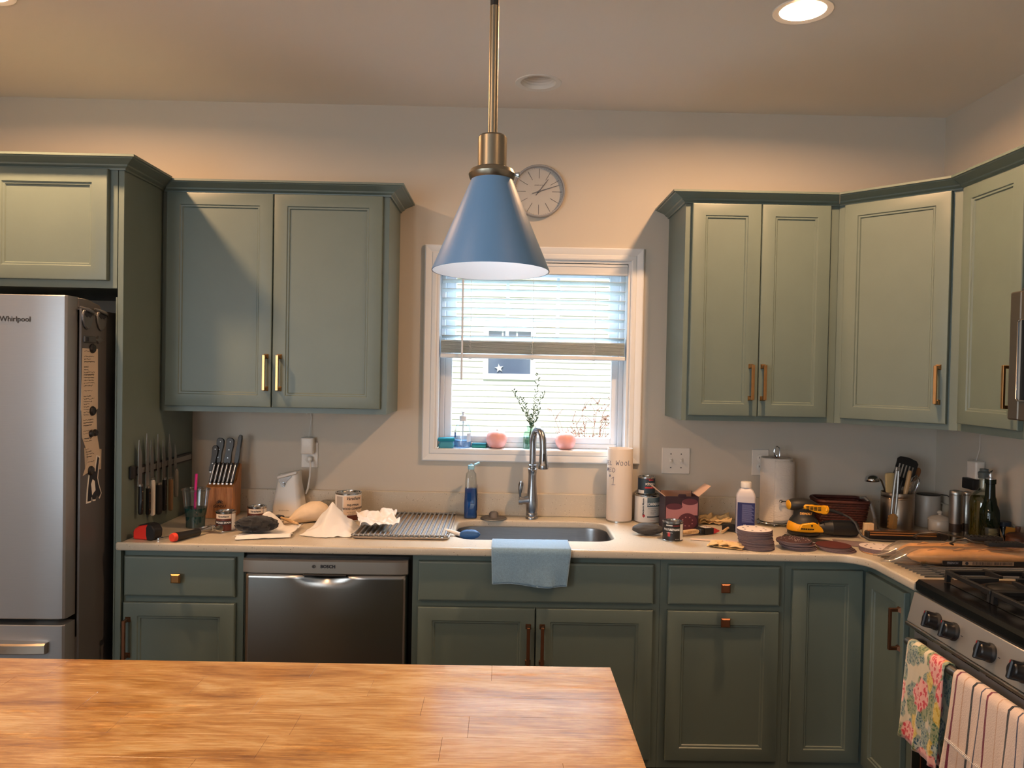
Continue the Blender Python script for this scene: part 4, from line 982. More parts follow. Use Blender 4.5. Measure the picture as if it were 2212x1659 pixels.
t = thing('hammer', 'claw hammer with black grip and red butt near the counter edge', 'hammer', (-1.176, -.556, Z0)); t.rotation_euler = (0, 0, R(-22))
MB().tube([(0, -.095, .017), (0, -.086, .017), (0, -.080, .017)], [.014, .0165, .0165], 14).build('butt_cap', mat('orange_red_grip', (238, 74, 54), .45), t)
MB().tube([(0, -.0795, .017), (0, -.05, .0155), (0, 0, .0145), (0, .035, .015), (0, .040, .0155)], [.0165, .0155, .0135, .0145, .011], 14).build('grip', toolblack, t)
MB().tube([(0, .039, .0155), (0, .075, .0165), (0, .100, .0175)], [.008, .0075, .008], 12).build('shaft', M['steel'], t)
q = MB(); q.box(-.012, .092, .006, .018, .112, .030, .003); q.tube([(.016, .102, .018), (.034, .102, .018), (.036, .102, .018), (.048, .102, .018)], [.008, .0085, .0135, .0130], 16)
q.loft([[(-.010, .094, .009), (-.010, .110, .009), (-.010, .110, .028), (-.010, .094, .028)], [(-.035, .088, .010), (-.035, .116, .010), (-.035, .116, .020), (-.035, .088, .020)], [(-.058, .086, .002), (-.058, .118, .002), (-.058, .118, .007), (-.058, .086, .007)]])
q.build('head', M['tin'], t)
t = thing('wrench', 'small steel combination wrench lying behind the hammer', 'wrench', (-1.245, -.545, Z0)); t.rotation_euler = (0, 0, R(-32))
q = MB(); T0 = Matrix.Translation((0, -.06, .0035))
q.lathe([(.014, -.003), (.014, .003), (.0085, .003), (.0085, -.003)], n=24, cap0=False, cap1=False, T=T0); q.lathe([(.0085, -.003), (.014, -.003)], n=24, cap0=False, cap1=False, T=T0)
q.box(-.004, -.047, .0015, .004, .062, .0055, .001); q.prism([(-.004, .060), (-.014, .072), (-.013, .088), (-.007, .090), (-.006, .076), (.006, .076), (.007, .090), (.013, .088), (.014, .072), (.004, .060)], 'z', .0005, .0065, .001)
q.build('wrench_body', M['chrome'], t)

for loc, lb, rz in (((-1.097, -.418, Z0), 'small brown wood stain can in front, beside the cup', R(8)), ((-1.012, -.300, Z0), 'small brown wood stain can behind the black rag', R(12))):
    can(lb, loc, .0372, .078, brown, [('WOOD STAIN', .0098, M['inkwhite'], -.12, .036, dict(bold=.0003)), ('Varathane', .0105, M['ink'], -.10, .060, dict(shear=.35, bold=.0003)), ('PREMIUM', .0045, cream, -.55, .022, {}), ('OIL BASED', .0045, cream, -.5, .015, {})],
        [(cream, -.95, .75, .051, .069, 'label_header'), (blacklab, -1.3, .78, .029, .043, 'label_band'), (whitelab, .80, 1.45, .006, .069, 'label_side')], 'small wood stain cans', rz)

# ---------------------------------------------------------------- rag on its paper towel
crease = mat('paper_towel', (0.83, 0.80, 0.77), .9, bump=.25, bump_scale=180, lin_rgb=True)
t = thing('paper_towel', 'folded white paper towel lying under the black rag', 'paper towel', (-.945, -.495, Z0))
def pt1(u, v):
    x = -.070 + .20 * u; y = -.085 + .19 * v
    e = max(abs(u - .45) * 2, abs(v - .5) * 2); n_ = noise.noise(Vector((u * 4, v * 4, 3)))
    z = .0015 + .004 * abs(n_) + .016 * max(0, e - .72) / .28 * (.5 + n_)
    if v > .7 and u < .6: z += .06 * (v - .7) / .3 * sin(u / .6 * pi)
    return (x + .012 * n_ + .02 * v - .02 * u * v, y + .012 * noise.noise(Vector((u * 3, 9, v * 3))) + .05 * u, max(.001, z))
MB().grid(34, 34, pt1).build('sheet', crease, t, 60, solid=.0008)
MB().grid(20, 14, lambda u, v: (-.055 + .19 * u, -.102 + .045 * v + .055 * u + .003 * noise.noise(Vector((u * 6, v * 5, 1))), .004 + .010 * sin(pi * v) + .003 * noise.noise(Vector((u * 5, v * 5, 7))))).build('folded_edge', crease, t, 60, solid=.0008)
t = MB().blob((0, 0, .030), (.074, .058, .028), .17, 2.6, 5, 44, 26, floor=.004, ridge=True).build('rag', mat('black_rag_cloth', (24, 24, 27), .85, bump=.2, bump_scale=150, sheen=.2)); t.location = (-.958, -.475, Z0 + .008)
tag(t, 'crumpled black cloth rag bunched on a paper towel', 'rag')
t = thing('foam_brush', 'wooden brush handle poking out from behind the black rag', 'brush', (-.868, -.335, Z0), R(-38))
MB().tube([(-.060, 0, .030), (-.02, 0, .026), (.045, 0, .020), (.052, 0, .019)], [.005, .0062, .006, .004], 12).build('handle', M['tan'], t)
MB().box(-.10, -.018, .022, -.058, .018, .036, .003).build('foam_head', toolblack, t)

t = thing('can_opener', 'white electric can opener standing against the backsplash', 'can opener', (-.938, -.088, Z0), R(-3))
q = MB(); loops = []
for z, w_, y0, y1 in ((0, .060, -.046, .046), (.003, .063, -.050, .048), (.05, .062, -.049, .046), (.10, .055, -.042, .040), (.15, .048, -.036, .034), (.180, .0465, -.036, .032), (.188, .0455, -.034, .030)):
    loops.append([(x, y, z + (.010 * (x / .05) if z > .17 else 0)) for x, y in rrect(-w_, y0, w_, y1, .018, 4)])
q.loft(loops); q.build('body', M['plastic_w'], t, 40)
q = MB(); q.prism([(-.040, .163), (-.042, .176), (.040, .199), (.046, .195), (.044, .186)], 'y', -.050, -.030, .003); q.build('lever', M['plastic_w'], t)
q = MB(); q.prism([(-.040, .160), (-.034, .150), (-.026, .136), (-.020, .128), (-.010, .128), (-.004, .150), (.004, .158), (.018, .170), (.020, .178), (-.03, .166)], 'y', -.041, -.036, .001); q.build('cutter_plate', M['chrome'], t)
MB().lathe([(.008, 0), (.008, .008)], n=18, T=Matrix.Translation((-.016, -.041, .140)) @ Matrix.Rotation(R(90), 4, 'X')).build('cutting_wheel', M['chrome'], t)
MB().box(-.061, -.0485, .001, .061, .046, .004).build('base_foot', M['rubber'], t)
text('proctor-silex', .0085, mat('grey_print', (120, 116, 112), .5), t, at=(-.008, -.0506, .030))
MB(t).tube([(-.876, -.06, 1.005), (-.868, -.055, 1.03), (-.862, -.05, 1.08), (-.862, -.045, 1.125), (-.866, -.040, 1.150)], .0042, 8).build('power_cord', M['plastic_w'], t)

can('white quart can of wood conditioner behind the crumpled paper towels', (-.668, -.165, Z0), .0545, .120, whitelab, [('Varathane', .019, M['ink'], .62, .098, dict(shear=.35, bold=.0004, sx=.85)), ('PRE-STAIN', .0115, M['ink'], .58, .070, dict(bold=.0004)), ('WOOD CONDITIONER', .0125, M['ink'], .72, .055, dict(bold=.0005, sx=.8)), ('WATER-BASED', .0055, M['ink'], .42, .041, {}), ('FAST DRY', .0055, M['ink'], .42, .033, {})],
    [(beige, -.18, 1.5, .030, .108, 'label_front'), (mat('fine_print_grey', (168, 160, 152), .5), -.85, -.26, .03, .106, 'fine_print_panel'), (brown, .10, 1.5, .006, .028, 'label_band')], None, R(0))

# ---------------------------------------------------------------- cloth bag, crumpled sheets, drying rack
t = thing('cloth_filter', 'off-white cloth filter bag gathered at its neck beside the can opener', 'filter bag', (-.825, -.225, Z0), R(36))
q = MB(); loops = []
for s_, w_, h_ in ((-.105, .008, .008), (-.098, .010, .010), (-.085, .010, .010), (-.07, .014, .016), (-.05, .026, .026), (-.02, .042, .036), (.02, .052, .043), (.055, .052, .042), (.082, .038, .034), (.095, .014, .016)):
    lp = []
    for i in range(24):
        a = 2 * pi * i / 24; k = 1 + .10 * sin(a * 7 + s_ * 30) * (1 if s_ < -.02 else .25)
        lp.append((s_, w_ * cos(a) * k, max(.0015, h_ * .95 + h_ * sin(a) * k)))
    loops.append(lp)
q.loft(loops); q.build('bag', mat('off_white_cloth', (226, 204, 176), .85, noise_amt=.06, noise_scale=30), t, 60)
t = thing('plastic_wrap', 'clear crinkled plastic wrapping behind the cloth filter bag', 'plastic wrap', (-.772, -.062, Z0))
q = MB(); q.blob((0, 0, .03), (.056, .034, .034), .12, 3, 8, 30, 18, floor=.001, ridge=True); q.build('film', M['film'], t, 60)

def crumple(label, loc, rz, fn, n=40):
    t = thing('paper_towel', label, 'paper towel', loc, rz)
    MB().grid(n, n, fn).build('sheet', crease, t, 60, solid=.0008); return t
def fa(u, v):
    # a sheet standing in a tented fold: peak towards the back, flap spread to the front
    x = -.125 + .20 * u; y = -.10 + .19 * v
    tent = max(0, 1 - abs(u - .46) * 2.0); z = .112 * tent * max(0, min(1, (v - .05) / .62)) * (1 if v < .7 else 1 - (v - .7) * 1.2)
    z += .006 * noise.noise(Vector((u * 7, v * 7, 1))) + .003
    return (x * (1 - .15 * v) + .01 * noise.noise(Vector((u * 3, v * 3, 4))), y - .03 * tent, max(.002, z))
crumple('tented white paper towel in front of the quart can', (-.655, -.405, Z0), R(-6), fa)
def fb(u, v):
    x = -.066 + .15 * u; y = -.10 + .20 * v; n1 = noise.noise(Vector((u * 3.2, v * 3.2, 12)))
    edge = max(abs(u - .5), abs(v - .5)) * 2
    z = .010 + .030 * abs(n1) + .040 * max(0, edge - .5) * (.6 + .8 * v) + .010 * noise.noise(Vector((u * 9, v * 9, 2)))
    return (x + .02 * n1, y + .02 * noise.noise(Vector((v * 4, u * 4, 5))), max(.002, z))
crumple('crumpled white paper towel resting on the edge of the drying tray', (-.520, -.375, Z0 + .0195), R(14), fb)

t = thing('drying_tray', 'grey rimmed beige tray under a roll-up dish rack', 'tray', (-.40, -.29, Z0))
q = MB(t); lo = rrect(-.585, -.535, -.212, -.045, .030, 5)
def scale_loop(g, z): return [(x, y, z) for x, y in rrect(-.585 - g, -.535 - g, -.212 + g, -.045 + g, .030 + g * .6, 5)]
q.loft([scale_loop(-.012, Z0 + .0005), scale_loop(-.002, Z0 + .003), scale_loop(0, Z0 + .009), scale_loop(-.003, Z0 + .010), scale_loop(-.008, Z0 + .005)]); q.build('tray_base', mat('grey_tray', (172, 160, 148), .35, .4), t)
beige_mat = mat('speckled_mat', (170, 150, 126), .8, noise_amt=.35, noise_scale=140, bump=.3, bump_scale=160)
q = MB(t); q.loft([scale_loop(-.010, Z0 + .0055), scale_loop(-.010, Z0 + .0075)]); q.build('mat', beige_mat, t)
t = thing('roll_up_rack', 'roll-up dish rack of grey rods laid over the beige tray', 'dish rack', (-.40, -.29, Z0))
rod_m = mat('grey_rod', (150, 158, 168), .3, .7)
r0 = None
for k in range(19):
    if r0 is None:
        q = MB(t); q.tube([(-.575, -.527, Z0 + .0148), (-.575, -.05, Z0 + .0148)], .0040, 8); r0 = q.build('rod', rod_m, t); o = r0
    else:
        o = r0.copy(); COL.objects.link(o); o.parent = t
    o.location = (.0192 * k, 0, 0)
for y in (-.520, -.060):
    q = MB(t); q.box(-.586, y - .007, Z0 + .0105, -.216, y + .007, Z0 + .0165, .002); q.build('edge_strip', mat('grey_silicone', (120, 122, 126), .5), t)
e0 = None
for k in range(19):
    if e0 is None: e0 = MB(t).blob((-.575, -.529, Z0 + .0148), (.0058, .004, .0058), nu=12, nv=8).build('rod_cap', M['steel'], t, 60); o = e0
    else: o = e0.copy(); COL.objects.link(o); o.parent = t
    o.location = (.0192 * k, 0, 0)

# ---------------------------------------------------------------- wall plates
def plate(label, x0, x1, z0, z1, F=None, group=None):
    t = thing('wall_plate', label, 'wall plate', ((x0 + x1) / 2, -.0005, (z0 + z1) / 2) if F is None else tuple(F @ Vector(((x0 + x1) / 2, RX - .0005, (z0 + z1) / 2))), group=group)
    MB(t, F).box(x0, (0 if F is None else RX) - .006, z0, x1, (0 if F is None else RX) - .0005, z1, .0025).build('cover', M['plastic_w'], t)
    return t
def outlet_face(t, cx, cz, y, F=None):
    for dz in (.0195, -.0195):
        o = MB(t, F).lathe([(.0172, 0), (.0172, .0022), (.016, .003)], n=24, T=Matrix.Translation((cx, y - .006, cz + dz)) @ Matrix.Rotation(R(90), 4, 'X')).build('receptacle', M['plastic_w'], t)
        q = MB(t, F)
        for dx in (-.006, .006): q.box(cx + dx - .0012, y - .0095, cz + dz - .002, cx + dx + .0012, y - .0088, cz + dz + .006)
        q.build('slots', M['ink'], o, 0)
t = plate('white outlet plate under the wall cabinet holding a plug-in adapter', -.912, -.838, 1.113, 1.226); outlet_face(t, -.875, 1.170, 0)
t = plate('double light switch plate beyond the window', .696, .822, 1.114, 1.231)
for x in (.736, .782):
    MB(t).box(x - .006, -.0075, 1.158, x + .006, -.006, 1.187, .001).build('switch_frame', M['plastic_w'], t)
    MB(t).box(x - .004, -.018, 1.168, x + .004, -.0072, 1.180, .0015, 1, None).build('toggle', M['plastic_w'], t)
    for z in (1.142, 1.203): MB(t).lathe([(.0028, 0), (.0028, .001)], n=10, T=Matrix.Translation((x, -.006, z)) @ Matrix.Rotation(R(90), 4, 'X')).build('screw', M['ink'], t)
t = plate('blank-looking outlet plate half hidden by the paper towel roll', 1.100, 1.176, 1.114, 1.230); outlet_face(t, 1.138, 1.172, 0)
t = thing('plug_adapter', 'white plug-in adapter in the outlet under the wall cabinet', 'adapter', (-.878, -.012, 1.21))
MB(t).box(-.906, -.046, 1.176, -.851, -.0095, 1.250, .008, 3).build('adapter_case', M['plastic_w'], t)
MB(t).lathe([(.017, 0), (.017, .0015), (.0155, .0015), (.0155, 0)], n=24, cap0=False, cap1=False, T=Matrix.Translation((-.880, -.0458, 1.222)) @ Matrix.Rotation(R(90), 4, 'X')).build('face_ring', M['plastic_w'], t)
MB(t).tube([(-.873, -.03, 1.249), (-.871, -.02, 1.29), (-.868, -.012, 1.335), (-.872, -.02, 1.362), (-.885, -.03, 1.353), (-.900, -.03, 1.368)], .0014, 6).build('thin_cable', M['plastic_w'], t)
t = thing('plug', 'white cord plug below the adapter on the same outlet', 'plug', (-.868, -.012, 1.155))
MB(t).box(-.879, -.034, 1.143, -.859, -.0095, 1.164, .004).build('plug_body', M['plastic_w'], t)
# ================================================================ window sill
ZS = 1.209
t = thing('scrub_sponge', 'blue sponge with a scrubbing top beside the soap pump on the sill', 'sponge', (-.271, .034, ZS), R(3))
q = MB(); q.loft([[(x, y, z) for x, y in rrect(-.036 * k, -.026 * k, .036 * k, .026 * k, .010, 4)] for z, k in ((0, .86), (.006, .96), (.014, .99), (.020, .86), (.026, .84), (.031, .98))]); q.build('sponge_body', mat('blue_sponge', (66, 150, 176), .8, bump=.4, bump_scale=400), t)
MB().box(-.037, -.027, .031, .037, .027, .045, .003).build('scrub_pad', mat('teal_scrub', (20, 132, 156), .9, bump=.5, bump_scale=500), t)
t = thing('kitchen_sponge', 'small flat green sponge on the sill beside the nearer pumpkin', 'sponge', (-.123, .062, ZS), R(-4))
MB().box(-.033, -.022, 0, .033, .022, .013, .003).build('sponge_body', mat('green_sponge', (40, 132, 130), .85), t)
MB().box(-.0325, -.0215, .013, .0325, .0215, .021, .002).build('scrub_pad', mat('dark_green_scrub', (14, 96, 112), .9, bump=.5, bump_scale=500), t)
t = thing('soap_pump', 'clear pump bottle of hand soap on the window sill', 'soap dispenser', (-.199, .058, ZS))
MB().lathe([(.033, 0), (.0375, .004), (.0385, .03), (.0385, .072), (.036, .090), (.028, .106), (.017, .116), (.0135, .119), (.0135, .124)], n=32, cap1=False).build('bottle', M['clear'], t)
MB().lathe([(.032, .002), (.036, .005), (.0372, .034)], n=28).build('soap', thin_glass('pale_soap', (.80, .90, 1), .08, .05, (150, 190, 230), .35), t)
MB().lathe([(.0155, .120), (.0155, .142), (.012, .146), (.005, .147), (.005, .160)], n=20).build('pump_collar', M['vinyl'], t)
q = MB(); q.tube([(.0, .008, .162), (.002, -.012, .164), (.004, -.026, .160)], [.008, .0065, .0045], 10); q.build('spout', M['vinyl'], t)
MB().tube([(0, 0, .004), (.001, 0, .12)], .0022, 6).build('dip_tube', M['vinyl'], t)
for a0, a1, z0, z1, m, nm in ((-1.25, -.85, .046, .070, mat('navy_print', (70, 90, 140), .5), 'front_print'), (.55, 1.25, .028, .066, mat('pale_print', (190, 200, 214), .5), 'rear_label')):
    MB().patch(.0386, a0, a1, z0, z1, 8).build(nm, m, t, 60)
pk = mat('peach_pumpkin', (236, 168, 158), .45, noise_amt=.08, noise_scale=20)
for x, r_, h_, lb, sd in ((-.045, .047, .080, 'small peach pumpkin on the sill between sponge and bud vase', 1), (.268, .046, .076, 'small peach pumpkin on the sill beyond the faucet', 2)):
    t = thing('pumpkin', lb, 'pumpkin', (x, .058, ZS), group='small pumpkins on the sill')
    prof = [(.012, 0), (.024, .001), (.036, .008), (.044, .022), (.047, .036), (.044, .052), (.034, .065), (.022, .0705), (.010, .068), (.004, .0655)]
    MB().lathe([(r / .047 * r_, z / .07 * h_) for r, z in prof], n=48, wob=lambda a, z, s=sd: 1 + .045 * (abs(sin(a * 4 + s)) - .6)).build('flesh', pk, t, 60)
    MB().tube([(0, 0, h_ * .92), (.001, -.001, h_ * .98), (.004, -.003, h_ * 1.04)], [.006, .0045, .004], 8).build('stem', mat('dry_stem', (150, 122, 92), .8), t)
t = thing('bud_vase', 'small square glass bottle vase holding rosemary on the sill', 'vase', (.106, .058, ZS))
q = MB(); q.loft([[(x, y, z) for x, y in rrect(-.030 * k, -.022 * k, .030 * k, .022 * k, .012 * k, 4)] for z, k in ((0, .92), (.003, 1), (.060, 1), (.072, .93), (.080, .70), (.085, .48), (.098, .46), (.101, .54), (.105, .54))], True, False); q.build('glass', M['vaseglass'], t, 40)
MB().lathe([(.024, .004), (.0245, .052)], n=24, sy=.78).build('water', thin_glass('vase_water', (.82, .93, .88), .05, .0, (160, 190, 170), .12), t)
t = thing('rosemary_sprigs', 'green rosemary sprigs standing in the glass bottle vase', 'herb sprigs', (.106, .056, ZS))
q = MB(); lv = MB(); rr = random.Random(5)
for pts in ([(0, 0, .01), (.006, 0, .10), (.012, -.004, .16), (.022, -.004, .245)], [(0, .003, .01), (.004, 0, .10), (-.018, -.004, .15), (-.048, -.006, .205)], [(-.004, 0, .012), (.004, .002, .10), (.010, .004, .15), (.034, .006, .200)], [(.002, .002, .01), (.002, .0, .10), (-.006, .004, .145), (-.022, .004, .185)], [(-.012, 0, .008), (.003, 0, .09), (.02, -.004, .12), (.03, -.006, .150)]):
    P = [Vector(p) for p in pts]; q.tube(P, [.0016, .0014, .0012, .0006], 5)
    for s_ in range(46):
        f = .34 + .66 * s_ / 29; k = min(2, int(f * 3)); c = P[k].lerp(P[k + 1], f * 3 - k)
        a = rr.uniform(0, 2 * pi); d = Vector((cos(a) * .8, sin(a) * .5, .55)).normalized() * rr.uniform(.012, .021); n_ = Vector((-d.z, .3 * d.y, d.x)).normalized() * .0021
        lv.face([lv.v(c - n_ * .6), lv.v(c + d * .5 - n_), lv.v(c + d), lv.v(c + d * .5 + n_)])
q.build('stems', mat('rosemary_stem', (110, 120, 84), .7), t, 60); o = lv.build('needles', mat('rosemary_green', (58, 86, 60), .6), t, 0); o['kind'] = 'stuff'

# ================================================================ around the sink
t = thing('dish_soap', 'tall clear squeeze bottle of blue dish soap with its cap flipped open', 'soap bottle', (-.152, -.080, Z0), R(6))
def oval(k, z, w=.029, d=.020): return [(x, y, z) for x, y in rrect(-w * k, -d * k, w * k, d * k, d * k * .85, 5)]
q = MB(); q.loft([oval(k, z) for z, k in ((0, .94), (.004, 1), (.03, .97), (.06, 1.0), (.10, .93), (.16, .86), (.195, .76), (.203, .50), (.208, .46), (.214, .46))], True, False); q.build('bottle', M['clear'], t, 50)
q = MB(); q.loft([oval(k, z) for z, k in ((.002, .90), (.005, .965), (.03, .94), (.06, .97), (.10, .90), (.132, .865))]); q.build('soap', mat('blue_dish_soap', (34, 84, 150), .12), t, 50)
MB().lathe([(.014, .2135), (.0145, .216), (.0145, .228), (.013, .231), (.006, .232), (.005, .236)], n=24, sy=.9).build('cap', mat('pale_blue_cap', (150, 204, 226), .4), t)
q = MB(); q.loft([[(x, y, z) for x, y in rrect(-.012, -.011, .012, .011, .006, 3)] for z in (0, .005)]); o = q.build('flip_lid', mat('pale_blue_lid', (150, 204, 226), .4), t); o.matrix_local = Matrix.Translation((.026, 0, .236)) @ Matrix.Rotation(R(-24), 4, 'Y')
q = MB(); q.loft([[(.0262 + .0012, y, z) for y, z in ((-.013, .035), (-.004, .035), (-.004, .148), (-.013, .140))], [(.0272 + .0012, y, z) for y, z in ((-.013, .035), (-.004, .035), (-.004, .148), (-.013, .140))]]); q.build('back_label', mat('navy_label', (30, 44, 82), .4), t)
t = thing('sink_strainer', 'grey mesh hat-shaped sink strainer behind the sink rim', 'strainer', (-.050, -.084, Z0))
MB().lathe([(.056, .0005), (.057, .003), (.040, .0055), (.024, .007), (.022, .010), (.020, .024), (.014, .030), (.002, .031)], n=36).build('mesh_bowl', mat('grey_mesh', (104, 100, 98), .45, .6, bump=.5, bump_scale=900), t, 50)
MB().lathe([(.0555, .0), (.0585, .0015), (.0575, .0042), (.0555, .0045)], n=36, cap0=False, cap1=False).build('rim', M['steel'], t)
t = thing('dish_brush', 'blue bristled dish brush with white handle leaning in the sink corner', 'brush', (-.146, -.452, .909)); t.rotation_euler = (0, R(-4), R(-12))
q = MB(); q.blob((.008, 0, .012), (.040, .020, .018), .10, 6, 2, 26, 14, ridge=True); q.build('bristles', mat('blue_bristle', (38, 84, 138), .7, bump=.6, bump_scale=400), t, 60)
MB().tube([(-.028, 0, .012), (-.045, 0, .018), (-.070, 0, .026), (-.088, 0, .030)], [.007, .008, .007, .006], 10).build('handle', M['plastic_w'], t)
t = thing('dish_towel', 'blue terry dish cloth draped over the counter edge at the sink', 'towel', (.095, -.62, .914))
tw = mat('blue_terry', (118, 152, 178), .95, bump=.8, bump_scale=420, sheen=.4, noise_amt=.10, noise_scale=160)
def ft(u, v):
    L1, ed, L2 = .140, .018, .118; s_ = v * (L1 + ed + L2); x = -.048 + .285 * u; YF = -.6620; ZT = .9195
    if s_ < L1: y, z, k = -.520 - s_, ZT, 0
    elif s_ < L1 + ed: a = (s_ - L1) / ed * pi / 2; y, z, k = -.520 - L1 - .011 * sin(a) + .0, ZT - .011 * (1 - cos(a)), 0
    else:
        k = (s_ - L1 - ed) / L2; y, z = YF - .0105, ZT - .011 - (s_ - L1 - ed)
        y += -.006 * k * abs(sin(u * 9 + 1)) - .010 * k * k * (1 if .5 < u < .8 else .3)
        x = x + k * (.004 - .018 * u * u); z -= .008 * k * (u - .3) - .004 * k * sin(u * 7)
    return (x, y + .002 * noise.noise(Vector((u * 5, v * 5, 0))), z + .0008 * noise.noise(Vector((u * 14, v * 14, 2))))
MB(t).grid(44, 44, ft).build('cloth', tw, t, 60, solid=.004)
q = MB(t); q.tube([ft(k / 30, 1.0) for k in range(31)], .0022, 6); q.tube([ft(0.0, k / 30) for k in range(31)], .0018, 6); q.tube([ft(1.0, k / 30) for k in range(31)], .0018, 6); q.build('hem', mat('pale_blue_hem', (150, 178, 200), .9), t, 60)

# ================================================================ beyond the sink
t = thing('storage_tube', 'tall white cardboard tube lettered by hand in blue marker', 'tube', (.497, -.085, Z0))
TR = .0555
MB().lathe([(TR - .001, 0), (TR, .002), (TR, .316), (TR - .0005, .318), (TR - .003, .318), (TR - .0035, .314), (TR - .0035, .02), (.002, .02)], n=48, cap0=True).build('tube_wall', mat('white_card_tube', (226, 212, 198), .6), t, 40)
MB().lathe([(TR + .0008, .0), (TR + .0008, .007), (TR, .0075)], n=48, cap0=False, cap1=False).build('end_ring', M['tin'], t)
G = {'E': [[(1, 1), (.1, 1), (0, 0), (1, 0)], [(.05, .52), (.8, .52)]], 'L': [[(.2, 1), (.1, 0), (1, .06)]], 'W': [[(0, 1), (.2, 0), (.5, .7), (.75, 0), (1.1, 1.1)]], 'o': [[(.9, .35), (.7, .75), (.3, .75), (.05, .4), (.25, .02), (.7, .0), (.92, .3), (.8, .7)]], 'M': [[(0, 0), (.1, 1), (.45, .3), (.8, 1), (.9, 0)]], 'D': [[(.1, 1), (.1, 0), (.6, 0), (.98, .4), (.9, .8), (.5, 1.02), (0, 1)]], '1': [[(.0, .78), (.55, 1), (.45, .0)], [(.0, .0), (1.0, .05)]], '#': [[(.3, 1), (.2, 0)], [(.8, 1), (.7, 0)], [(0, .7), (1, .75)], [(0, .3), (1, .35)]], 'S': [[(.95, .9), (.5, 1), (.1, .78), (.5, .5), (.9, .25), (.5, 0), (0, .1)]], 'T': [[(0, 1), (1, 1)], [(.5, 1), (.45, 0)]]}
mk = mat('blue_marker', (52, 66, 104), .6); lines = []
def word(s, a, z, h, w, gap):
    for ch in s:
        if ch != ' ':
            for st_ in G[ch]:
                lines.append([(a + (x * w + .06 * w * y), z + h * y) for x, y in st_])
        a += (w + gap)
word('STEEL', -.122, .248, .017, .0115, .0045); word('WooL', -.026, .249, .020, .0135, .0045); word('MED', -.078, .218, .017, .0125, .0055); word('#', -.060, .196, .010, .008, 0); word('1', -.046, .162, .036, .019, 0)
def on_tube(a, z): k = a / TR; return ((TR + .0003) * sin(k), -(TR + .0003) * cos(k), z)
def dense(l): return [(l[i][0] + (l[i + 1][0] - l[i][0]) * k / 4, l[i][1] + (l[i + 1][1] - l[i][1]) * k / 4) for i in range(len(l) - 1) for k in range(4)] + [l[-1]]
strokes([dense(l) for l in lines], .0009, mk, t, 'handwriting', on_tube)

can('grey and white quart paint can lettered COMMAND beside the white tube', (.620, -.085, Z0), .0545, .121, whitelab, [('COMMAND', .0165, M['inkwhite'], .15, .083, dict(bold=.0007)), ('Benjamin Moore', .0085, M['ink'], -.62, .066, dict(bold=.0004))] if False else [('COMMAND', .0170, M['inkwhite'], .40, .083, dict(bold=.0008, sx=.92)), ('WATERBORNE ACRYLIC', .0045, M['ink'], .35, .064, {}), ('SATIN FINISH', .0042, M['ink'], .32, .056, {}), ('FAST DRYING', .0042, M['ink'], .32, .049, {}), ('DURABLE', .0042, M['ink'], .25, .042, {}), ('ONE QUART', .0042, M['inkred'], .30, .013, {})],
    [(mat('grey_teal_band', (92, 112, 122), .5), -.18, 1.5, .072, .112, 'label_header'), (darkteal, -.18, 1.5, .026, .031, 'label_rule')], None, R(0), top_m=M['tin'])
bigcan = bpy.data.objects['label_wrap'].parent if False else [o for o in bpy.data.objects if o.get('label', '').startswith('grey and white quart')][0]
text('Benjamin Moore', .0105, M['ink'], bigcan, at=(0, 0, 0), F=Matrix.Translation((.0545 * sin(-.50), -.0545 * cos(-.50) - .0006, .072)) @ Matrix.Rotation(-.50, 4, 'Z') @ Matrix.Rotation(R(-90), 4, 'Y'), bold=.0004)
q = MB(); F_ = Matrix.Translation((.0545 * sin(-.45), -.0545 * cos(-.45) - .0007, .032)) @ Matrix.Rotation(-.45, 4, 'Z'); q.prism([(-.007, 0), (0, -.008), (.007, 0), (0, .010)], 'y', 0, .0004); o = q.build('triangle_mark', M['inkred'], bigcan, 0); o.matrix_local = F_
can('small black paint can stacked on the quart paint can', (.616, -.078, Z0 + .1215), .0375, .076, darkteal, [('MINWAX', .006, M['inkred'], .42, .062, dict(bold=.0003)), ('POLYCRYLIC', .0125, M['inkwhite'], .42, .044, dict(sx=.75, bold=.0003)), ('QT', .004, M['inkwhite'], .4, .032, {})],
    [(M['inkred'], -.35, 1.4, .026, .033, 'label_stripe'), (M['inkred'], -.3, .35, .0665, .0685, 'label_rule'), (whitelab, -1.3, -.45, .004, .018, 'barcode_patch')], 'small varnish cans', R(0))
can('small black can of polyurethane near the counter edge', (.652, -.456, Z0), .0385, .077, blacklab, [('MINWAX', .0062, M['inkwhite'], -.55, .062, dict(bold=.0003)), ('POLYURETHANE', .0112, M['inkwhite'], -.30, .046, dict(sx=.78, bold=.0004)), ('CLEAR SATIN', .004, M['inkwhite'], -.5, .034, {}), ('8 FL OZ', .0042, M['inkwhite'], .28, .010, {})],
    [(M['inkred'], -.2, .55, .0605, .0625, 'label_rule'), (whitelab, .62, 1.5, .006, .067, 'label_side'), (M['inkred'], -.68, -.42, .020, .036, 'round_seal')], 'small varnish cans', R(-2))
st = MB().blob((0, 0, .024), (.060, .034, .023), .10, 3.0, 9, 60, 34, floor=.001).build('steel_wool', mat('steel_wool_grey', (74, 72, 70), .75, .2, bump=1.0, bump_scale=160, stretch=(1, 6, 6)), None, 80); st.location = (.570, -.372, Z0); st.rotation_euler = (0, 0, R(-10))
tag(st, 'grey steel wool pad lying beside the sink', 'steel wool')

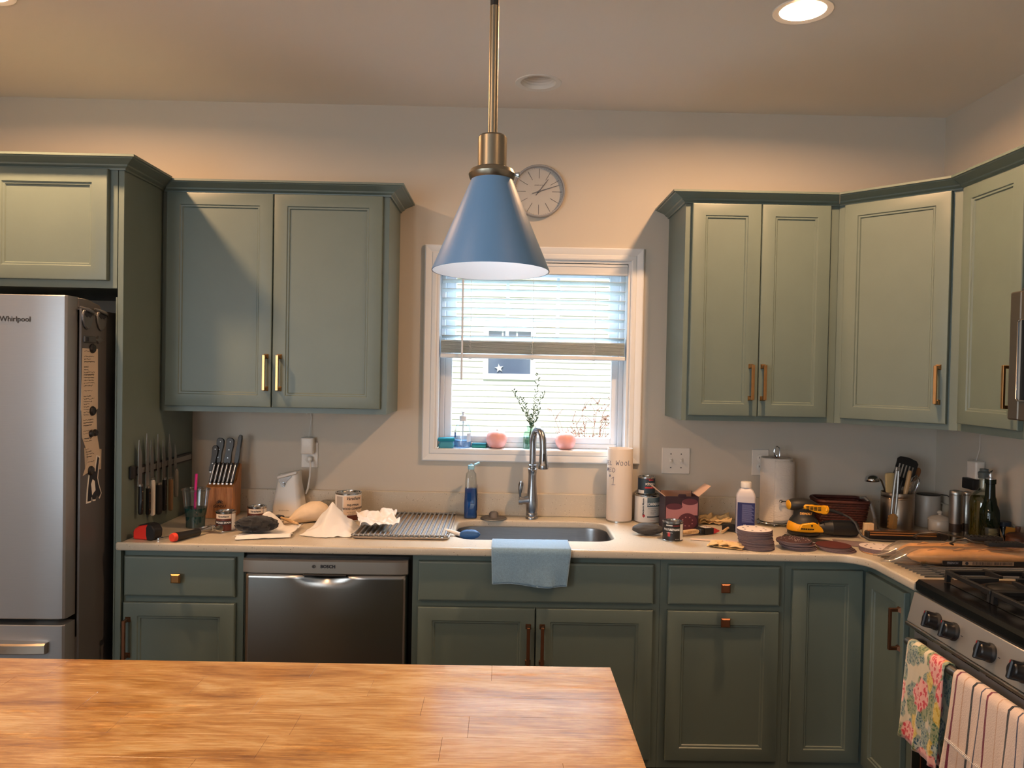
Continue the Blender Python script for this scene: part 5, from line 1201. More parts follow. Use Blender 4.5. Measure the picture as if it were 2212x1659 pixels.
t = thing('sandpaper_box', 'open dark purple carton printed with sanding discs', 'box', (.728, -.215, Z0), R(2))
cb = mat('dark_purple_card', (44, 26, 40), .45); cin = mat('plain_card_inside', (172, 132, 112), .75)
HB = .140
for nm, x0, y0, x1, y1 in (('front_panel', -.070, -.052, .070, -.050), ('back_panel', -.070, .050, .070, .052), ('side_panel', -.070, -.050, -.068, .050), ('side_panel', .068, -.050, .070, .050)):
    MB().box(x0, y0, 0, x1, y1, HB if 'front' in nm or 'side' in nm else HB + .008).build(nm, cb, t, 0)
MB().box(-.068, -.05, 0, .068, .05, .002).build('bottom_panel', cin, t, 0)
MB().box(-.066, .0478, .004, .066, .0492, HB + .010).build('inner_lining', cin, t, 0)
for s_ in (-1, 1):
    q = MB(); q.loft([[(s_ * .069, -.050, HB), (s_ * .069, .050, HB), (s_ * .122, .046, HB + .042), (s_ * .122, -.044, HB + .044)], [(s_ * .0705, -.050, HB - .0015), (s_ * .0705, .050, HB - .0015), (s_ * .123, .046, HB + .040), (s_ * .123, -.044, HB + .042)]]); q.build('flap', mat('pale_card', (206, 172, 152), .75), t, 0)
q = MB(); q.prism([(-.016, HB - .004), (.016, HB - .004), (.018, HB + .004), (.014, HB + .010), (-.014, HB + .010), (-.018, HB + .004)], 'y', -.0535, -.0522, .001); q.build('tuck_tab', cb, t, 0)
pkp = mat('printed_pink', (164, 112, 118), .5); dkp = mat('printed_plum', (84, 40, 54), .5)
def ell(cx, cz, rx, rz, n=28): return [(cx + rx * cos(2 * pi * k / n), cz + rz * sin(2 * pi * k / n)) for k in range(n)]
for nm, poly, m, y in (('printed_stack', [(-.0, .062), (.066, .062), (.066, .118), (0, .118)], pkp, -.0524), ('printed_stack', ell(.033, .118, .033, .013), dkp, -.0526), ('printed_stack', [(-.066, .036), (.002, .036), (.002, .098), (-.066, .098)], pkp, -.0527), ('printed_stack', ell(-.032, .098, .034, .013), dkp, -.0530), ('printed_disc', ell(.024, .036, .0405, .035), dkp, -.0533)):
    MB().prism(poly, 'y', y, -.0521).build(nm, m, t, 0)
for k in range(8):
    a = R(45 * k + 20); MB().prism(ell(.024 + .022 * cos(a), .036 + .019 * sin(a), .0028, .0026, 8), 'y', -.0536, -.0532).build('printed_hole', pkp, t, 0)

# brushes, stirring stick, cloths
t = thing('paint_brush', 'paint brush with pale wooden handle in a black and red sleeve', 'brush', (.785, -.345, Z0), R(28))
q = MB(); q.prism([(-.092, -.008), (-.080, -.013), (-.055, -.012), (-.030, -.009), (-.010, -.014), (-.010, .014), (-.030, .009), (-.055, .012), (-.080, .013), (-.092, .008)], 'z', .008, .022, .004); q.build('handle', M['tan'], t)
MB().box(-.011, -.019, .006, .010, .019, .024, .003).build('ferrule', M['plastic_b'], t)
q = MB(); q.loft([[(.009, -.022, .003), (.009, .022, .003), (.009, .022, .028), (.009, -.022, .028)], [(.055, -.024, .003), (.055, .024, .003), (.055, .024, .026), (.055, -.024, .026)], [(.082, -.025, .010), (.082, .025, .010), (.082, .025, .014), (.082, -.025, .014)]]); q.build('sleeve', blacklab, t, 20)
q = MB(); q.loft([[(.054, -.0248, .0025), (.054, .0248, .0025), (.054, .0248, .0268), (.054, -.0248, .0268)], [(.0835, -.0256, .0095), (.0835, .0256, .0095), (.0835, .0256, .0145), (.0835, -.0256, .0145)]]); q.build('red_band', M['inkred'], t, 20)
q = MB()
for k in range(4): q.box(.016 + .009 * k, -.016, .0275 - .0004 * k, .021 + .009 * k, .016 - .004 * k, .0286 - .0004 * k)
q.build('sleeve_print', M['inkwhite'], t, 0)
t = thing('foam_brush', 'black foam brush with a short wooden dowel handle beside the blue bottle', 'brush', (.928, -.268, Z0), R(55))
MB().tube([(-.085, 0, .010), (-.030, 0, .014), (-.012, 0, .015)], .0052, 12).build('handle', M['tan'], t)
q = MB(); q.loft([[(-.014, -.026, .004), (-.014, .026, .004), (-.014, .026, .026), (-.014, -.026, .026)], [(.032, -.026, .003), (.032, .026, .003), (.032, .026, .025), (.032, -.026, .025)], [(.052, -.026, .012), (.052, .026, .012), (.052, .026, .015), (.052, -.026, .015)]]); q.build('foam_head', mat('black_foam', (24, 24, 25), .9), t, 20)
t = thing('stir_stick', 'thin wooden paint stirring stick along the counter', 'stick', (.825, -.464, Z0), R(-12))
MB().box(-.102, -.011, 0, .102, .011, .0035, .001).build('stick', mat('pale_stick_wood', (226, 196, 168), .6), t)
text('STIR WELL', .010, M['inkred'], t, at=(.055, 0, 0), F=Matrix.Translation((0, 0, .0036)) @ Matrix.Rotation(R(-90), 4, 'X'))
yel = mat('tack_cloth', (216, 182, 128), .9, bump=.5, bump_scale=300)
def cloth_pad(label, loc, rz, sx, sy, amp, seed):
    t = thing('tack_cloth', label, 'cloth', loc, rz, 'tack cloths')
    for lay in range(2):
        def f(u, v):
            n1 = noise.noise(Vector((u * 3, v * 3, seed + lay))); n2 = noise.noise(Vector((u * 7, v * 5, seed + 5 + lay)))
            return (sx * (u - .5) + .012 * n2 + .006 * lay, sy * (v - .5) + .012 * n1, max(.0012, .003 + .004 * lay + amp * abs(n1) + amp * .4 * n2 + lay * .5 * amp * (1 if v > .6 else .5)))
        MB().grid(30, 24, f).build('fold', yel, t, 60, solid=.0012)
    return t
cloth_pad('yellow cheesecloth rag at the counter edge beside the tall disc stack', (.828, -.565, Z0), R(-24), .125, .070, .012, 3)
cloth_pad('yellow cheesecloth rag behind the brushes against the backsplash', (.905, -.105, Z0), R(-10), .125, .085, .030, 11)

t = thing('solvent_jug', 'white square-shouldered jug with navy label', 'bottle', (.985, -.295, Z0), R(-16))
q = MB(); q.loft([[(x, y, z) for x, y in rrect(-.038 * k, -.029 * k, .038 * k, .029 * k, .010 * k, 4)] for z, k in ((0, .95), (.004, 1), (.150, 1), (.156, .985), (.176, .74), (.183, .50), (.186, .48))]); q.build('jug', mat('white_hdpe', (198, 192, 196), .4), t, 30)
MB().lathe([(.020, .186), (.0212, .188), (.0212, .207), (.0195, .210), (.002, .211)], n=30, wob=lambda a, z: 1 + .02 * sin(a * 30)).build('cap', M['plastic_w'], t, 30)
MB().box(-.032, -.0298, .014, .036, -.0291, .128).build('front_label', mat('navy_label_2', (28, 34, 92), .45), t, 0)
MB().box(-.0388, -.026, .014, -.0381, .026, .140).build('side_label', mat('striped_label', (150, 150, 170), .5), t, 0)
q = MB()
for k in range(26): q.box(-.0392, -.022, .020 + .0045 * k, -.0389, .020 - (k % 5) * .003, .0222 + .0045 * k)
q.build('side_print', M['ink'], t, 0)['kind'] = 'stuff'
q = MB()
for k in range(20): q.box(-.014, -.0302, .048 + .0037 * k, .032 - (k % 4) * .003, -.0299, .0494 + .0037 * k)
q.build('fine_print', mat('pale_blue_print', (120, 124, 168), .5), t, 0)['kind'] = 'stuff'
text('Klean', .011, M['inkwhite'], t, at=(.004, -.0302, .034), bold=.0003, shear=.2); text('ODORLESS', .0045, M['inkwhite'], t, at=(.004, -.0302, .023))

t = thing('paper_towel_holder', 'chrome wire paper towel stand with a looped top', 'paper towel holder', (1.178, -.098, Z0))
q = MB(); q.tube([(0, 0, .012), (0, 0, .300)], .003, 8)
q.tube([(-.0, 0, .292), (-.010, 0, .300), (-.012, 0, .318), (-.008, 0, .334), (0, 0, .339), (.008, 0, .334), (.012, 0, .318), (.012, 0, .292)], .0030, 8)
q.tube([(.078 * cos(a * 2 * pi / 32), .074 * sin(a * 2 * pi / 32), .012) for a in range(33)], .0032, 8); q.tube([(-.078, 0, .012), (.078, 0, .012)], .0026, 6)
q.build('wire_frame', M['chrome'], t)
q = MB(); q.tube([(.078, .02, .012), (.086, .03, .06), (.090, .020, .105), (.086, -.020, .112), (.060, -.060, .112), (.020, -.078, .112), (-.004, -.081, .1125)], .0026, 8); q.build('tension_arm', M['chrome'], t)
MB().blob((-.006, -.081, .1125), (.0075, .0075, .0075), nu=16, nv=10).build('ball_tip', M['chrome'], t, 60)
for a in (250, 300, 30, 120, 190): MB().blob((.078 * cos(R(a)), .074 * sin(R(a)), .0065), (.0065, .0065, .0065), nu=14, nv=8).build('foot', M['chrome'], t, 60)
t = thing('paper_towel_roll', 'white quilted paper towel roll on a chrome stand', 'paper towels', (1.178, -.098, Z0 + .0155))
quilt = mat('quilted_paper', (0.70, 0.64, 0.58), .9, bump=1.0, bump_scale=70, stretch=(1.6, 1.6, 2.6), lin_rgb=True)
RR = .0665
MB().lathe([(.021, .0), (RR - .002, 0), (RR, .002), (RR, .273), (RR - .002, .275), (.021, .275), (.021, .27)], n=48, cap0=False, cap1=False).build('roll', quilt, t, 40)
MB().lathe([(.0205, .002), (.0205, .274), (.0195, .274), (.0195, .002)], n=24, cap0=False, cap1=False).build('core', cin, t)
MB().grid(10, 20, lambda u, v: ((RR + .001 + .006 * u * u) * sin(-.45 + 1.75 * u) + .004 * u, -(RR + .001 + .006 * u * u) * cos(-.45 + 1.75 * u), .002 + .268 * v - .012 * u * (v - .3))).build('loose_sheet', quilt, t, 60, solid=.0008)

# ---------------------------------------------------------------- sanding discs
plum = mat('sandpaper_plum', (74, 44, 46), .85, bump=.5, bump_scale=900); plumlt = mat('disc_backing', (128, 110, 112), .8, noise_amt=.1, noise_scale=60); whitedisc = mat('white_disc_face', (222, 210, 204), .7)
maroon = mat('maroon_grit', (84, 26, 22), .85, bump=.5, bump_scale=900)
def disc(label, loc, top, th, group, holes=True, tilt=(0, 0), side=plumlt, r=.0635):
    t = thing('sanding_disc', label, 'sanding disc', loc, 0, group); t.rotation_euler = (tilt[0], tilt[1], random.uniform(0, 3))
    MB().lathe([(r - .0008, 0), (r, .0004), (r, th - .0006), (r - .0006, th - .0004)], n=40).build('backing', side, t, 30)
    MB().lathe([(r - .0008, th - .0004), (r - .0008, th)], n=40).build('face', top, t, 0)
    if holes:
        for k in range(8):
            MB().lathe([(.0045, th - .0001), (.0045, th + .0002)], (.041 * cos(R(45 * k)), .041 * sin(R(45 * k)), 0), 12).build('dust_hole', M['ink'], t, 0)
    return t
z = Z0 + .0002; rr = random.Random(2)
g = 'sanding discs in the tall stack'
proto = disc('plum sanding disc within the tall stack at the counter edge', (.944, -.572, z), plum, .0028, g, False)
n_st = 24
for k in range(n_st):
    z_ = z + k * .0030; dx = -.006 * k / n_st + rr.uniform(-.0018, .0018) - (.004 if k > 9 else 0); dy = rr.uniform(-.002, .002)
    if k == 0: o = proto
    elif k == n_st - 1:
        o = disc('white-faced sanding disc with dust holes topping the tall stack', (0, 0, 0), whitedisc, .0028, g, True)
    else: o = dup(proto)
    o.location = (.944 + dx, -.572 + dy, z_); o.rotation_euler = (0, 0, rr.uniform(0, 6) if k < n_st - 1 else .3)
g = 'sanding discs in the middle stack'
p2_ = disc('plum sanding disc in the uneven low stack in front of the sander', (1.095, -.560, Z0 + .0002), plum, .0030, g, False)
for k in range(9):
    o = p2_ if k == 0 else (dup(p2_) if k < 8 else disc('dusty plum sanding disc lying topmost on the uneven low stack', (0, 0, 0), plum, .0030, g, True))
    if k < 8: o['label'] = ('lowest', 'second lowest', 'third lowest', 'fourth lowest', 'fifth lowest', 'sixth lowest', 'seventh lowest', 'eighth lowest')[k] + ' plum disc in the uneven low stack in front of the sander'
    o.location = (1.097 + (.012 if k < 3 else -.008 if k > 5 else .0) + rr.uniform(-.004, .004), -.560 + (.004 if k < 3 else .0) + rr.uniform(-.003, .003), Z0 + .0002 + .0036 * k); o.rotation_euler = (0, 0, rr.uniform(0, 6))
dust = MB()
for k in range(60):
    a, r_ = rr.uniform(0, 6.28), .055 * math.sqrt(rr.random()); dust.blob((1.089 + r_ * cos(a), -.560 + r_ * sin(a), Z0 + .0363), (rr.uniform(.0006, .0020), rr.uniform(.0006, .0016), .0005), nu=5, nv=4)
o = dust.build('wood_dust', M['paper']); tag(o, 'pale specks of wood dust scattered on the dusty plum disc', 'dust'); o['kind'] = 'stuff'
g = 'sanding discs in the low maroon stack'
p3_ = disc('dark sanding disc underneath the smooth maroon disc by the counter bend', (1.243, -.584, Z0 + .0002), plum, .0030, g, False)
for k in range(5):
    o = p3_ if k == 0 else (dup(p3_) if k < 4 else disc('smooth maroon sanding disc lying topmost by the counter bend', (0, 0, 0), maroon, .0030, g, False, side=plum))
    if k < 4: o['label'] = ('lowest', 'second lowest', 'third lowest', 'fourth lowest', 'fifth lowest', 'sixth lowest', 'seventh lowest', 'eighth lowest')[k] + ' dark disc under the smooth maroon disc by the counter bend'
    o.location = (1.246 - .004 * k + rr.uniform(-.003, .003), -.584 + .002 * k, Z0 + .0002 + .0038 * k); o.rotation_euler = (0, 0, rr.uniform(0, 6))
g = 'sanding discs beside the bread'
tan_pad = thing('foam_pad', 'thin tan foam interface pad under the discs beside the bread', 'pad', (1.392, -.612, Z0 + .0002))
MB().lathe([(.066, 0), (.066, .0030)], n=40).build('pad', mat('tan_foam', (186, 140, 92), .8), tan_pad, 0)
p4_ = disc('plum sanding disc within the short stack beside the bread', (1.386, -.600, Z0 + .0034), plum, .0030, g, False)
for k in range(5):
    o = p4_ if k == 0 else (dup(p4_) if k < 4 else disc('pale sanding disc with dust holes topping the short stack beside the bread', (0, 0, 0), whitedisc, .0030, g, True))
    if k < 4: o['label'] = ('lowest', 'second lowest', 'third lowest', 'fourth lowest', 'fifth lowest', 'sixth lowest', 'seventh lowest', 'eighth lowest')[k] + ' plum disc in the short stack beside the bread'
    o.location = (1.386 + rr.uniform(-.001, .001), -.598, Z0 + .0034 + .0032 * k); o.rotation_euler = (0, 0, rr.uniform(0, 6))

# ---------------------------------------------------------------- random-orbit sander
t = thing('orbital_sander', 'yellow and black random-orbit sander with dust canister', 'sander', (1.214, -.325, Z0 + .008), R(2))
dwy = mat('tool_yellow', (238, 166, 22), .38); dwb = mat('tool_charcoal', (38, 37, 36), .5)
MB().lathe([(.060, 0), (.0625, .002), (.0625, .010), (.058, .014)], n=40).build('pad', dwb, t)
q = MB(); q.lathe([(.061, .014), (.064, .018), (.063, .030), (.058, .046), (.050, .056), (.046, .058)], n=40, sx=1.04, sy=.95); sk_ = q.build('skirt', dwy, t)
q = MB(); q.lathe([(.058, .0455), (.055, .055), (.047, .066), (.041, .074), (.040, .096), (.043, .104), (.040, .108)], n=36, wob=lambda a, z: 1.0); q.build('motor_housing', dwb, t)
q = MB(); loops = []
for x, w_, h_, zc in ((-.068, .012, .010, .116), (-.064, .024, .018, .116), (-.052, .034, .023, .117), (-.030, .040, .025, .119), (0, .041, .025, .119), (.028, .036, .022, .116), (.050, .024, .014, .111), (.066, .014, .008, .108)):
    loops.append([(x, w_ * cos(2 * pi * k / 24), zc + h_ * sin(2 * pi * k / 24)) for k in range(24)])
q.loft(loops); q.build('grip', dwb, t, 50)
q = MB(); q.loft([[(x, w_ * cos(2 * pi * k / 20), .116 + h_ * sin(2 * pi * k / 20)) for k in range(20)] for x, w_, h_ in ((-.069, .014, .011), (-.0655, .025, .019), (-.0635, .0255, .0195))]); q.build('end_cap', dwy, t, 50)
q = MB(); q.prism([(-.016, .124), (-.020, .112), (-.014, .104), (.030, .098), (.050, .090), (.064, .084), (.078, .084), (.084, .094), (.082, .108), (.074, .120), (.062, .122), (.050, .116), (.020, .124)], 'y', -.0445, -.030, .004); q.build('vent_arm', dwy, t)
q = MB()
for k in range(4):
    for j in range(3): q.box(-.010 + .016 * k, -.0455, .104 + .0055 * j - .0012 * k, .003 + .016 * k, -.0443, .107 + .0055 * j - .0012 * k)
q.build('vent_slots', M['plastic_b'], t, 0)
MB().lathe([(.015, 0), (.017, .004), (.015, .014)], n=20, T=Matrix.Translation((.070, -.030, .103)) @ Matrix.Rotation(R(90), 4, 'Y')).build('cord_collar', dwy, t)
q = MB(); q.prism([(-.042, .016), (-.050, .022), (-.034, .050), (.020, .056), (.050, .034), (.058, .016)], 'y', -.066, -.052, .004); q.build('skirt_front', dwy, t)
q = MB()
for k in range(6): q.box(-.038 + .009 * k, -.0672, .0285 - .0004 * k, -.0305 + .009 * k, -.0655, .0335 - .0004 * k)
q.build('skirt_slots', M['plastic_b'], t, 0)
MB().lathe([(.0038, 0), (.0038, .002)], n=12, T=Matrix.Translation((.006, -.0655, .0435)) @ Matrix.Rotation(R(90), 4, 'X')).build('screw_hole', M['plastic_b'], t, 0)
text('DEWALT', .0125, mat('tool_print', (236, 172, 80), .5), t, at=(.0, 0, .086), wrap=.0408, a0=-.15, bold=.0007)
q = MB(); q.tube([(.050, -.015, .026), (.066, -.018, .026), (.072, -.018, .027)], [.020, .023, .026], 20); q.tube([(.0725, -.018, .027), (.100, -.020, .027), (.104, -.020, .027)], [.026, .029, .031], 22); cn = q.build('dust_port', dwb, t)
q = MB(); q.tube([(.1045, -.020, .0275), (.14, -.022, .027), (.185, -.024, .026), (.205, -.025, .026), (.211, -.025, .026)], [.0315, .0325, .0325, .0305, .022], 24); q.build('dust_canister', M['plastic_b'], t)
q = MB(); q.tube([(.080, -.030, .103), (.105, -.032, .098), (.145, -.036, .085)], [.0085, .0070, .0058], 10); q.build('strain_relief', M['rubber'], t)
q = MB(); q.tube([(.143, -.036, .086), (.170, -.042, .074), (.190, -.052, .052), (.198, -.062, .026), (.205, -.078, .008), (.225, -.095, -.003), (.270, -.112, -.0035), (.330, -.122, -.0035), (.40, -.126, -.0035), (.44, -.130, -.0035)], .0042, 8); q.build('cord', mat('grey_cord', (62, 60, 58), .5), t, 60)
t = thing('sandpaper_sheet', 'folded dark sandpaper sheets fanned out in front of the sander', 'sandpaper', (1.185, -.452, Z0), R(-34))
for k in range(3):
    q = MB(); q.loft([[(-.10, -.030 + .006 * k, .001 + .004 * k), (.10, -.030 + .004 * k, .001 + .003 * k), (.10, .030 + .004 * k, .001 + .003 * k), (-.10, .030 + .006 * k, .001 + .004 * k)], [(-.10, -.030 + .006 * k, .0025 + .004 * k), (.10, -.030 + .004 * k, .0025 + .003 * k), (.10, .030 + .004 * k, .0025 + .003 * k), (-.10, .030 + .006 * k, .0025 + .004 * k)]]); q.build('sheet', (plum, M['paper'], mat('black_sandpaper', (30, 28, 28), .9))[k], t, 0)
t = thing('sandpaper_sheet', 'half-folded plum sandpaper sheet under the dust canister', 'sandpaper', (1.350, -.478, Z0), R(-14))
MB().grid(8, 4, lambda u, v: (-.07 + .14 * u, -.045 + .09 * v, .0015 + .004 * (1 - u) * v * v)).build('sheet', plumlt, t, 60, solid=.0012)
t = thing('wood_offcut', 'pale wooden offcut block standing behind the dust canister', 'offcut', (1.462, -.365, Z0), R(-10))
MB().prism([(-.024, 0), (.024, 0), (.022, .02), (.016, .034), (.018, .062), (-.020, .062)], 'y', -.008, .008, .001).build('block', M['tan'], t)

# ---------------------------------------------------------------- basket and corner things
t = thing('wicker_basket', 'dark red-brown wicker basket behind the sander against the wall', 'basket', (1.445, -.125, Z0), R(-6))
wk = mat('wicker_red_brown', (74, 30, 22), .55, noise_amt=.25, noise_scale=60)
MB().loft and None
q = MB(); q.loft([[(x, y, .002) for x, y in rrect(-.088, -.062, .088, .062, .02, 4)], [(x, y, .005) for x, y in rrect(-.088, -.062, .088, .062, .02, 4)]]); q.build('base', wk, t)
def rim_pts(g, z, ph, amp, n=72):
    P = rrect(-.088 - g, -.062 - g, .088 + g, .062 + g, .02 + g * .5, 8); P.append(P[0]); out = []
    L = [0]
    for a, b_ in zip(P, P[1:]): L.append(L[-1] + math.dist(a, b_))
    for k in range(n + 1):
        s_ = L[-1] * k / n; i = max(j for j in range(len(L)) if L[j] <= s_ + 1e-9); i = min(i, len(P) - 2); f = (s_ - L[i]) / max(1e-9, L[i + 1] - L[i])
        x, y = P[i][0] + (P[i + 1][0] - P[i][0]) * f, P[i][1] + (P[i + 1][1] - P[i][1]) * f; l_ = math.hypot(x, y); w_ = amp * cos(pi * k + ph)
        out.append((x + x / l_ * w_, y + y / l_ * w_, z))
    return out
for k in range(10): MB().tube(rim_pts(.014 * k / 9, .010 + .0105 * k, pi * (k % 2), .0024), .0052, 6, False).build('weave_strand', wk, t, 60)
MB().tube(rim_pts(.016, .116, 0, .0), .0078, 8, False).build('rim', wk, t, 60)
t = thing('pastry_brush', 'grey pastry brush with clear bristles hooked over the basket rim', 'brush', (1.552, -.186, Z0)); 
MB().tube([(-.028, .035, .130), (-.018, .012, .134), (-.004, -.006, .115), (.006, -.016, .070), (.010, -.020, .050)], [.005, .0065, .0065, .006, .0055], 10).build('handle', mat('grey_handle', (120, 116, 110), .45), t)
q = MB(); q.loft([[(.010 + w_ * cos(a * pi / 6), -.020 - (.05 - z) * .1 + .006 * sin(a * pi / 6), z) for a in range(12)] for z, w_ in ((.052, .007), (.030, .012), (.004, .018))]); q.build('bristles', mat('translucent_bristle', (104, 92, 78), .5), t, 40)

t = thing('utensil_crock', 'brushed steel cylinder crock of cooking utensils', 'utensil holder', (1.690, -.140, Z0))
crk = mat('crock_steel', (170, 156, 142), .30, 1.0, aniso=.5)
MB().lathe([(.064, 0), (.0665, .002), (.0665, .128), (.0655, .130), (.0665, .132), (.0655, .135), (.0665, .138), (.0665, .154), (.0655, .156), (.064, .154), (.064, .01), (.002, .01)], n=48).build('cylinder', crk, t, 30)
def utensil(name, label, cat, base, top):
    o = thing(name, label, cat, base, 0, 'utensils in the crock'); d = Vector(top) - Vector(base); o.rotation_euler = Vector((0, 0, 1)).rotation_difference(d.normalized()).to_euler(); return o, d.length
CB = (1.690, -.140)
o, L = utensil('ladle', 'steel ladle tipping over the crock rim towards the basket', 'ladle', (CB[0] + .02, CB[1] + .028, Z0 + .012), (1.620, -.120, 1.135))
MB().tube([(0, 0, 0), (0, 0, L - .02), (-.008, 0, L - .006), (-.018, 0, L)], .004, 8).build('handle', M['steel'], o)
q = MB(); q.lathe([(.030, .006), (.029, -.004), (.024, -.014), (.014, -.020), (.002, -.022), ], n=24, cap0=False, T=Matrix.Translation((-.036, 0, L - .002)) @ Matrix.Rotation(R(200), 4, 'Y')); q.build('bowl', M['chrome'], o, 60, solid=.001)
o, L = utensil('spatula', 'cream silicone spatula in the crock beside the tongs', 'spatula', (CB[0] - .03, CB[1] - .01, Z0 + .012), (1.643, -.160, 1.155))
MB().tube([(0, 0, 0), (0, 0, L - .085)], .006, 8).build('handle', M['tan'], o)
q = MB(); q.loft([[(x, y, z) for x, y in rrect(-w_, -.005, w_, .005, .0045, 3)] for z, w_ in ((L - .092, .013), (L - .08, .019), (L - .01, .021), (L - .002, .018), (L, .014))]); q.build('blade', mat('cream_silicone', (196, 170, 120), .5), o)
o, L = utensil('slotted_turner', 'black slotted turner standing tallest in the crock', 'turner', (CB[0] - .038, CB[1] - .010, Z0 + .012), (1.742, -.124, 1.214))
MB().tube([(0, 0, 0), (0, 0, L - .10)], .0055, 8).build('handle', M['plastic_b'], o)
q = MB()
xs_ = [(-.046, -.034), (-.026, -.019), (-.011, -.004), (.004, .011), (.019, .026), (.034, .046)]
for a, b_ in xs_: q.prism([(a, L - .088), (b_, L - .088), (b_, L - .030), (a, L - .030)], 'y', -.002, .002)
q.prism([(-.046, L - .031), (.046, L - .031), (.047, L - .012), (.036, L - .001), (0, L + .004), (-.036, L - .001), (-.047, L - .012)], 'y', -.002, .002); q.prism([(-.010, L - .125), (.010, L - .125), (.046, L - .087), (-.046, L - .087)], 'y', -.002, .002)
ob = q.build('blade', M['plastic_b'], o, 20)
o, L = utensil('wooden_handled_server', 'pale handled server standing upside down in the crock', 'server', (CB[0] - .010, CB[1] - .036, Z0 + .012), (1.722, -.176, 1.168))
MB().tube([(0, 0, L - .105), (0, 0, L - .085), (0, 0, L - .05), (0, 0, L - .006), (0, 0, L)], [.008, .0105, .0095, .0085, .006], 12).build('handle', mat('cream_handle', (198, 160, 112), .45), o)
MB().tube([(0, 0, 0), (0, 0, L - .10)], .004, 8).build('shank', M['steel'], o)
o, L = utensil('whisk', 'small wire whisk in the crock behind the pale handle', 'whisk', (CB[0] + .012, CB[1] - .022, Z0 + .012), (1.756, -.168, 1.150))
MB().tube([(0, 0, 0), (0, 0, L - .10)], .005, 8).build('handle', M['steel'], o)
q = MB()
for k in range(5):
    a = pi * k / 5; q.tube([(.004 * cos(a), .004 * sin(a), L - .10), (.018 * cos(a), .018 * sin(a), L - .05), (.017 * cos(a), .017 * sin(a), L - .02), (0, 0, L), (-.017 * cos(a), -.017 * sin(a), L - .02), (-.018 * cos(a), -.018 * sin(a), L - .05), (-.004 * cos(a), -.004 * sin(a), L - .10)], .0010, 5)
q.build('wires', M['chrome'], o, 60)
o, L = utensil('wooden_spoon', 'wooden spoon leaning away from the turner in the crock', 'spoon', (CB[0] - .040, CB[1] + .006, Z0 + .018), (1.800, -.108, 1.172))
MB().tube([(0, 0, 0), (0, 0, L - .06)], .0055, 8).build('handle', M['tan'], o)
q = MB(); q.blob((0, 0, L - .034), (.017, .006, .034), nu=20, nv=14); q.build('bowl', mat('toasted_wood', (140, 90, 54), .5), o, 60)
o = thing('tongs', 'steel tongs with scalloped tan tips hooked on the crock front', 'tongs', (1.632, -.213, .925)); o.rotation_euler = (R(-4), R(6), 0)
for s_ in (-1, 1):
    MB().tube([(s_ * .0035, 0, .255), (s_ * .0065, 0, .20), (s_ * .0085, 0, .12), (s_ * .008, 0, .062)], [.0065, .0062, .0055, .005], 8).build('arm', M['steel'], o)
    pts = [(0, 0), (s_ * .014, 0)] + [(s_ * (.016 + (.004 if k % 2 == 0 else 0)), .006 + .0075 * k) for k in range(7)] + [(s_ * .006, .064), (0, .064)]
    MB().prism(pts, 'y', -.005, .005, .001).build('tip', mat('tan_nylon', (168, 122, 66), .45), o, 20)
MB().box(-.009, -.008, .245, .009, .008, .262, .002).build('hinge', M['steel'], o)

t = thing('canister', 'plain grey-white cylindrical canister in the corner', 'canister', (1.853, -.085, Z0))
MB().lathe([(.047, 0), (.049, .003), (.049, .136), (.048, .138), (.002, .138)], n=40).build('body', mat('grey_white_ceramic', (176, 168, 158), .35), t)
t = thing('skimmer', 'flat dark skimmer resting on top of the grey-white canister', 'skimmer', (1.850, -.095, Z0 + .1385), R(-6))
MB().lathe([(.049, .002), (.050, .004), (.046, .005), (.002, .003)], n=36, sy=.8).build('disc', mat('dark_iron', (44, 38, 34), .5, .5), t, 40)
MB().tube([(.045, -.004, .004), (.070, -.012, .002), (.064, -.10, -.004), (.05, -.14, -.008)][:2] + [(.066, -.060, -.001), (.050, -.120, -.005)], .0022, 6).build('handle', mat('dark_iron_2', (40, 36, 33), .5, .5), t)
t = thing('sugar_bowl', 'white lidded sugar bowl in front of the canister', 'sugar bowl', (1.822, -.235, Z0))
cer = mat('white_ceramic', (196, 186, 172), .2)
MB().lathe([(.036, 0), (.040, .003), (.044, .012), (.0445, .050), (.042, .056)], n=12).build('bowl', cer, t, 30)
MB().lathe([(.0455, .0562), (.046, .060), (.036, .068), (.014, .075), (.006, .077), (.006, .080), (.010, .084), (.0105, .090), (.006, .094), (.002, .0945)], n=24).build('lid', cer, t, 40)
def mill(label, loc, r_, h_, m_):
    t = thing('spice_mill', label, 'mill', loc, 0, 'steel spice mills')
    MB().lathe([(r_, 0), (r_, h_ * .17), (r_ * .97, h_ * .172)], n=32).build('base', M['steel'], t); MB().lathe([(r_ * .94, h_ * .172), (r_ * .94, h_ * .34)], n=32).build('spice_window', m_, t)
    MB().lathe([(r_, h_ * .34), (r_, h_ * .90), (r_ * .97, h_ * .905), (r_ * .97, h_ * .915), (r_, h_ * .92), (r_, h_ * .965), (r_ * .9, h_ * .985), (r_ * .5, h_ * .99), (r_ * .45, h_), (.001, h_)], n=32).build('barrel', M['steel'], t)
mill('wider brushed steel spice mill beside the sugar bowl', (1.806, -.375, Z0), .0245, .203, mat('dark_spice', (46, 34, 26), .5))
mill('slimmer brushed steel spice mill beside the olive oil', (1.864, -.350, Z0), .0175, .195, mat('peppercorns', (70, 52, 36), .6, noise_amt=.7, noise_scale=220))
t = thing('olive_oil_bottle', 'large clear bottle half full of olive oil by the corner wall', 'bottle', (1.838, -.500, Z0))
MB().lathe([(.044, 0), (.048, .004), (.048, .175), (.044, .196), (.030, .214), (.018, .224), (.0155, .232), (.0155, .270), (.018, .272), (.018, .284)], n=36, cap1=False).build('glass', thin_glass('clear_green_bottle', (.86, .90, .84), .07, .02), t)
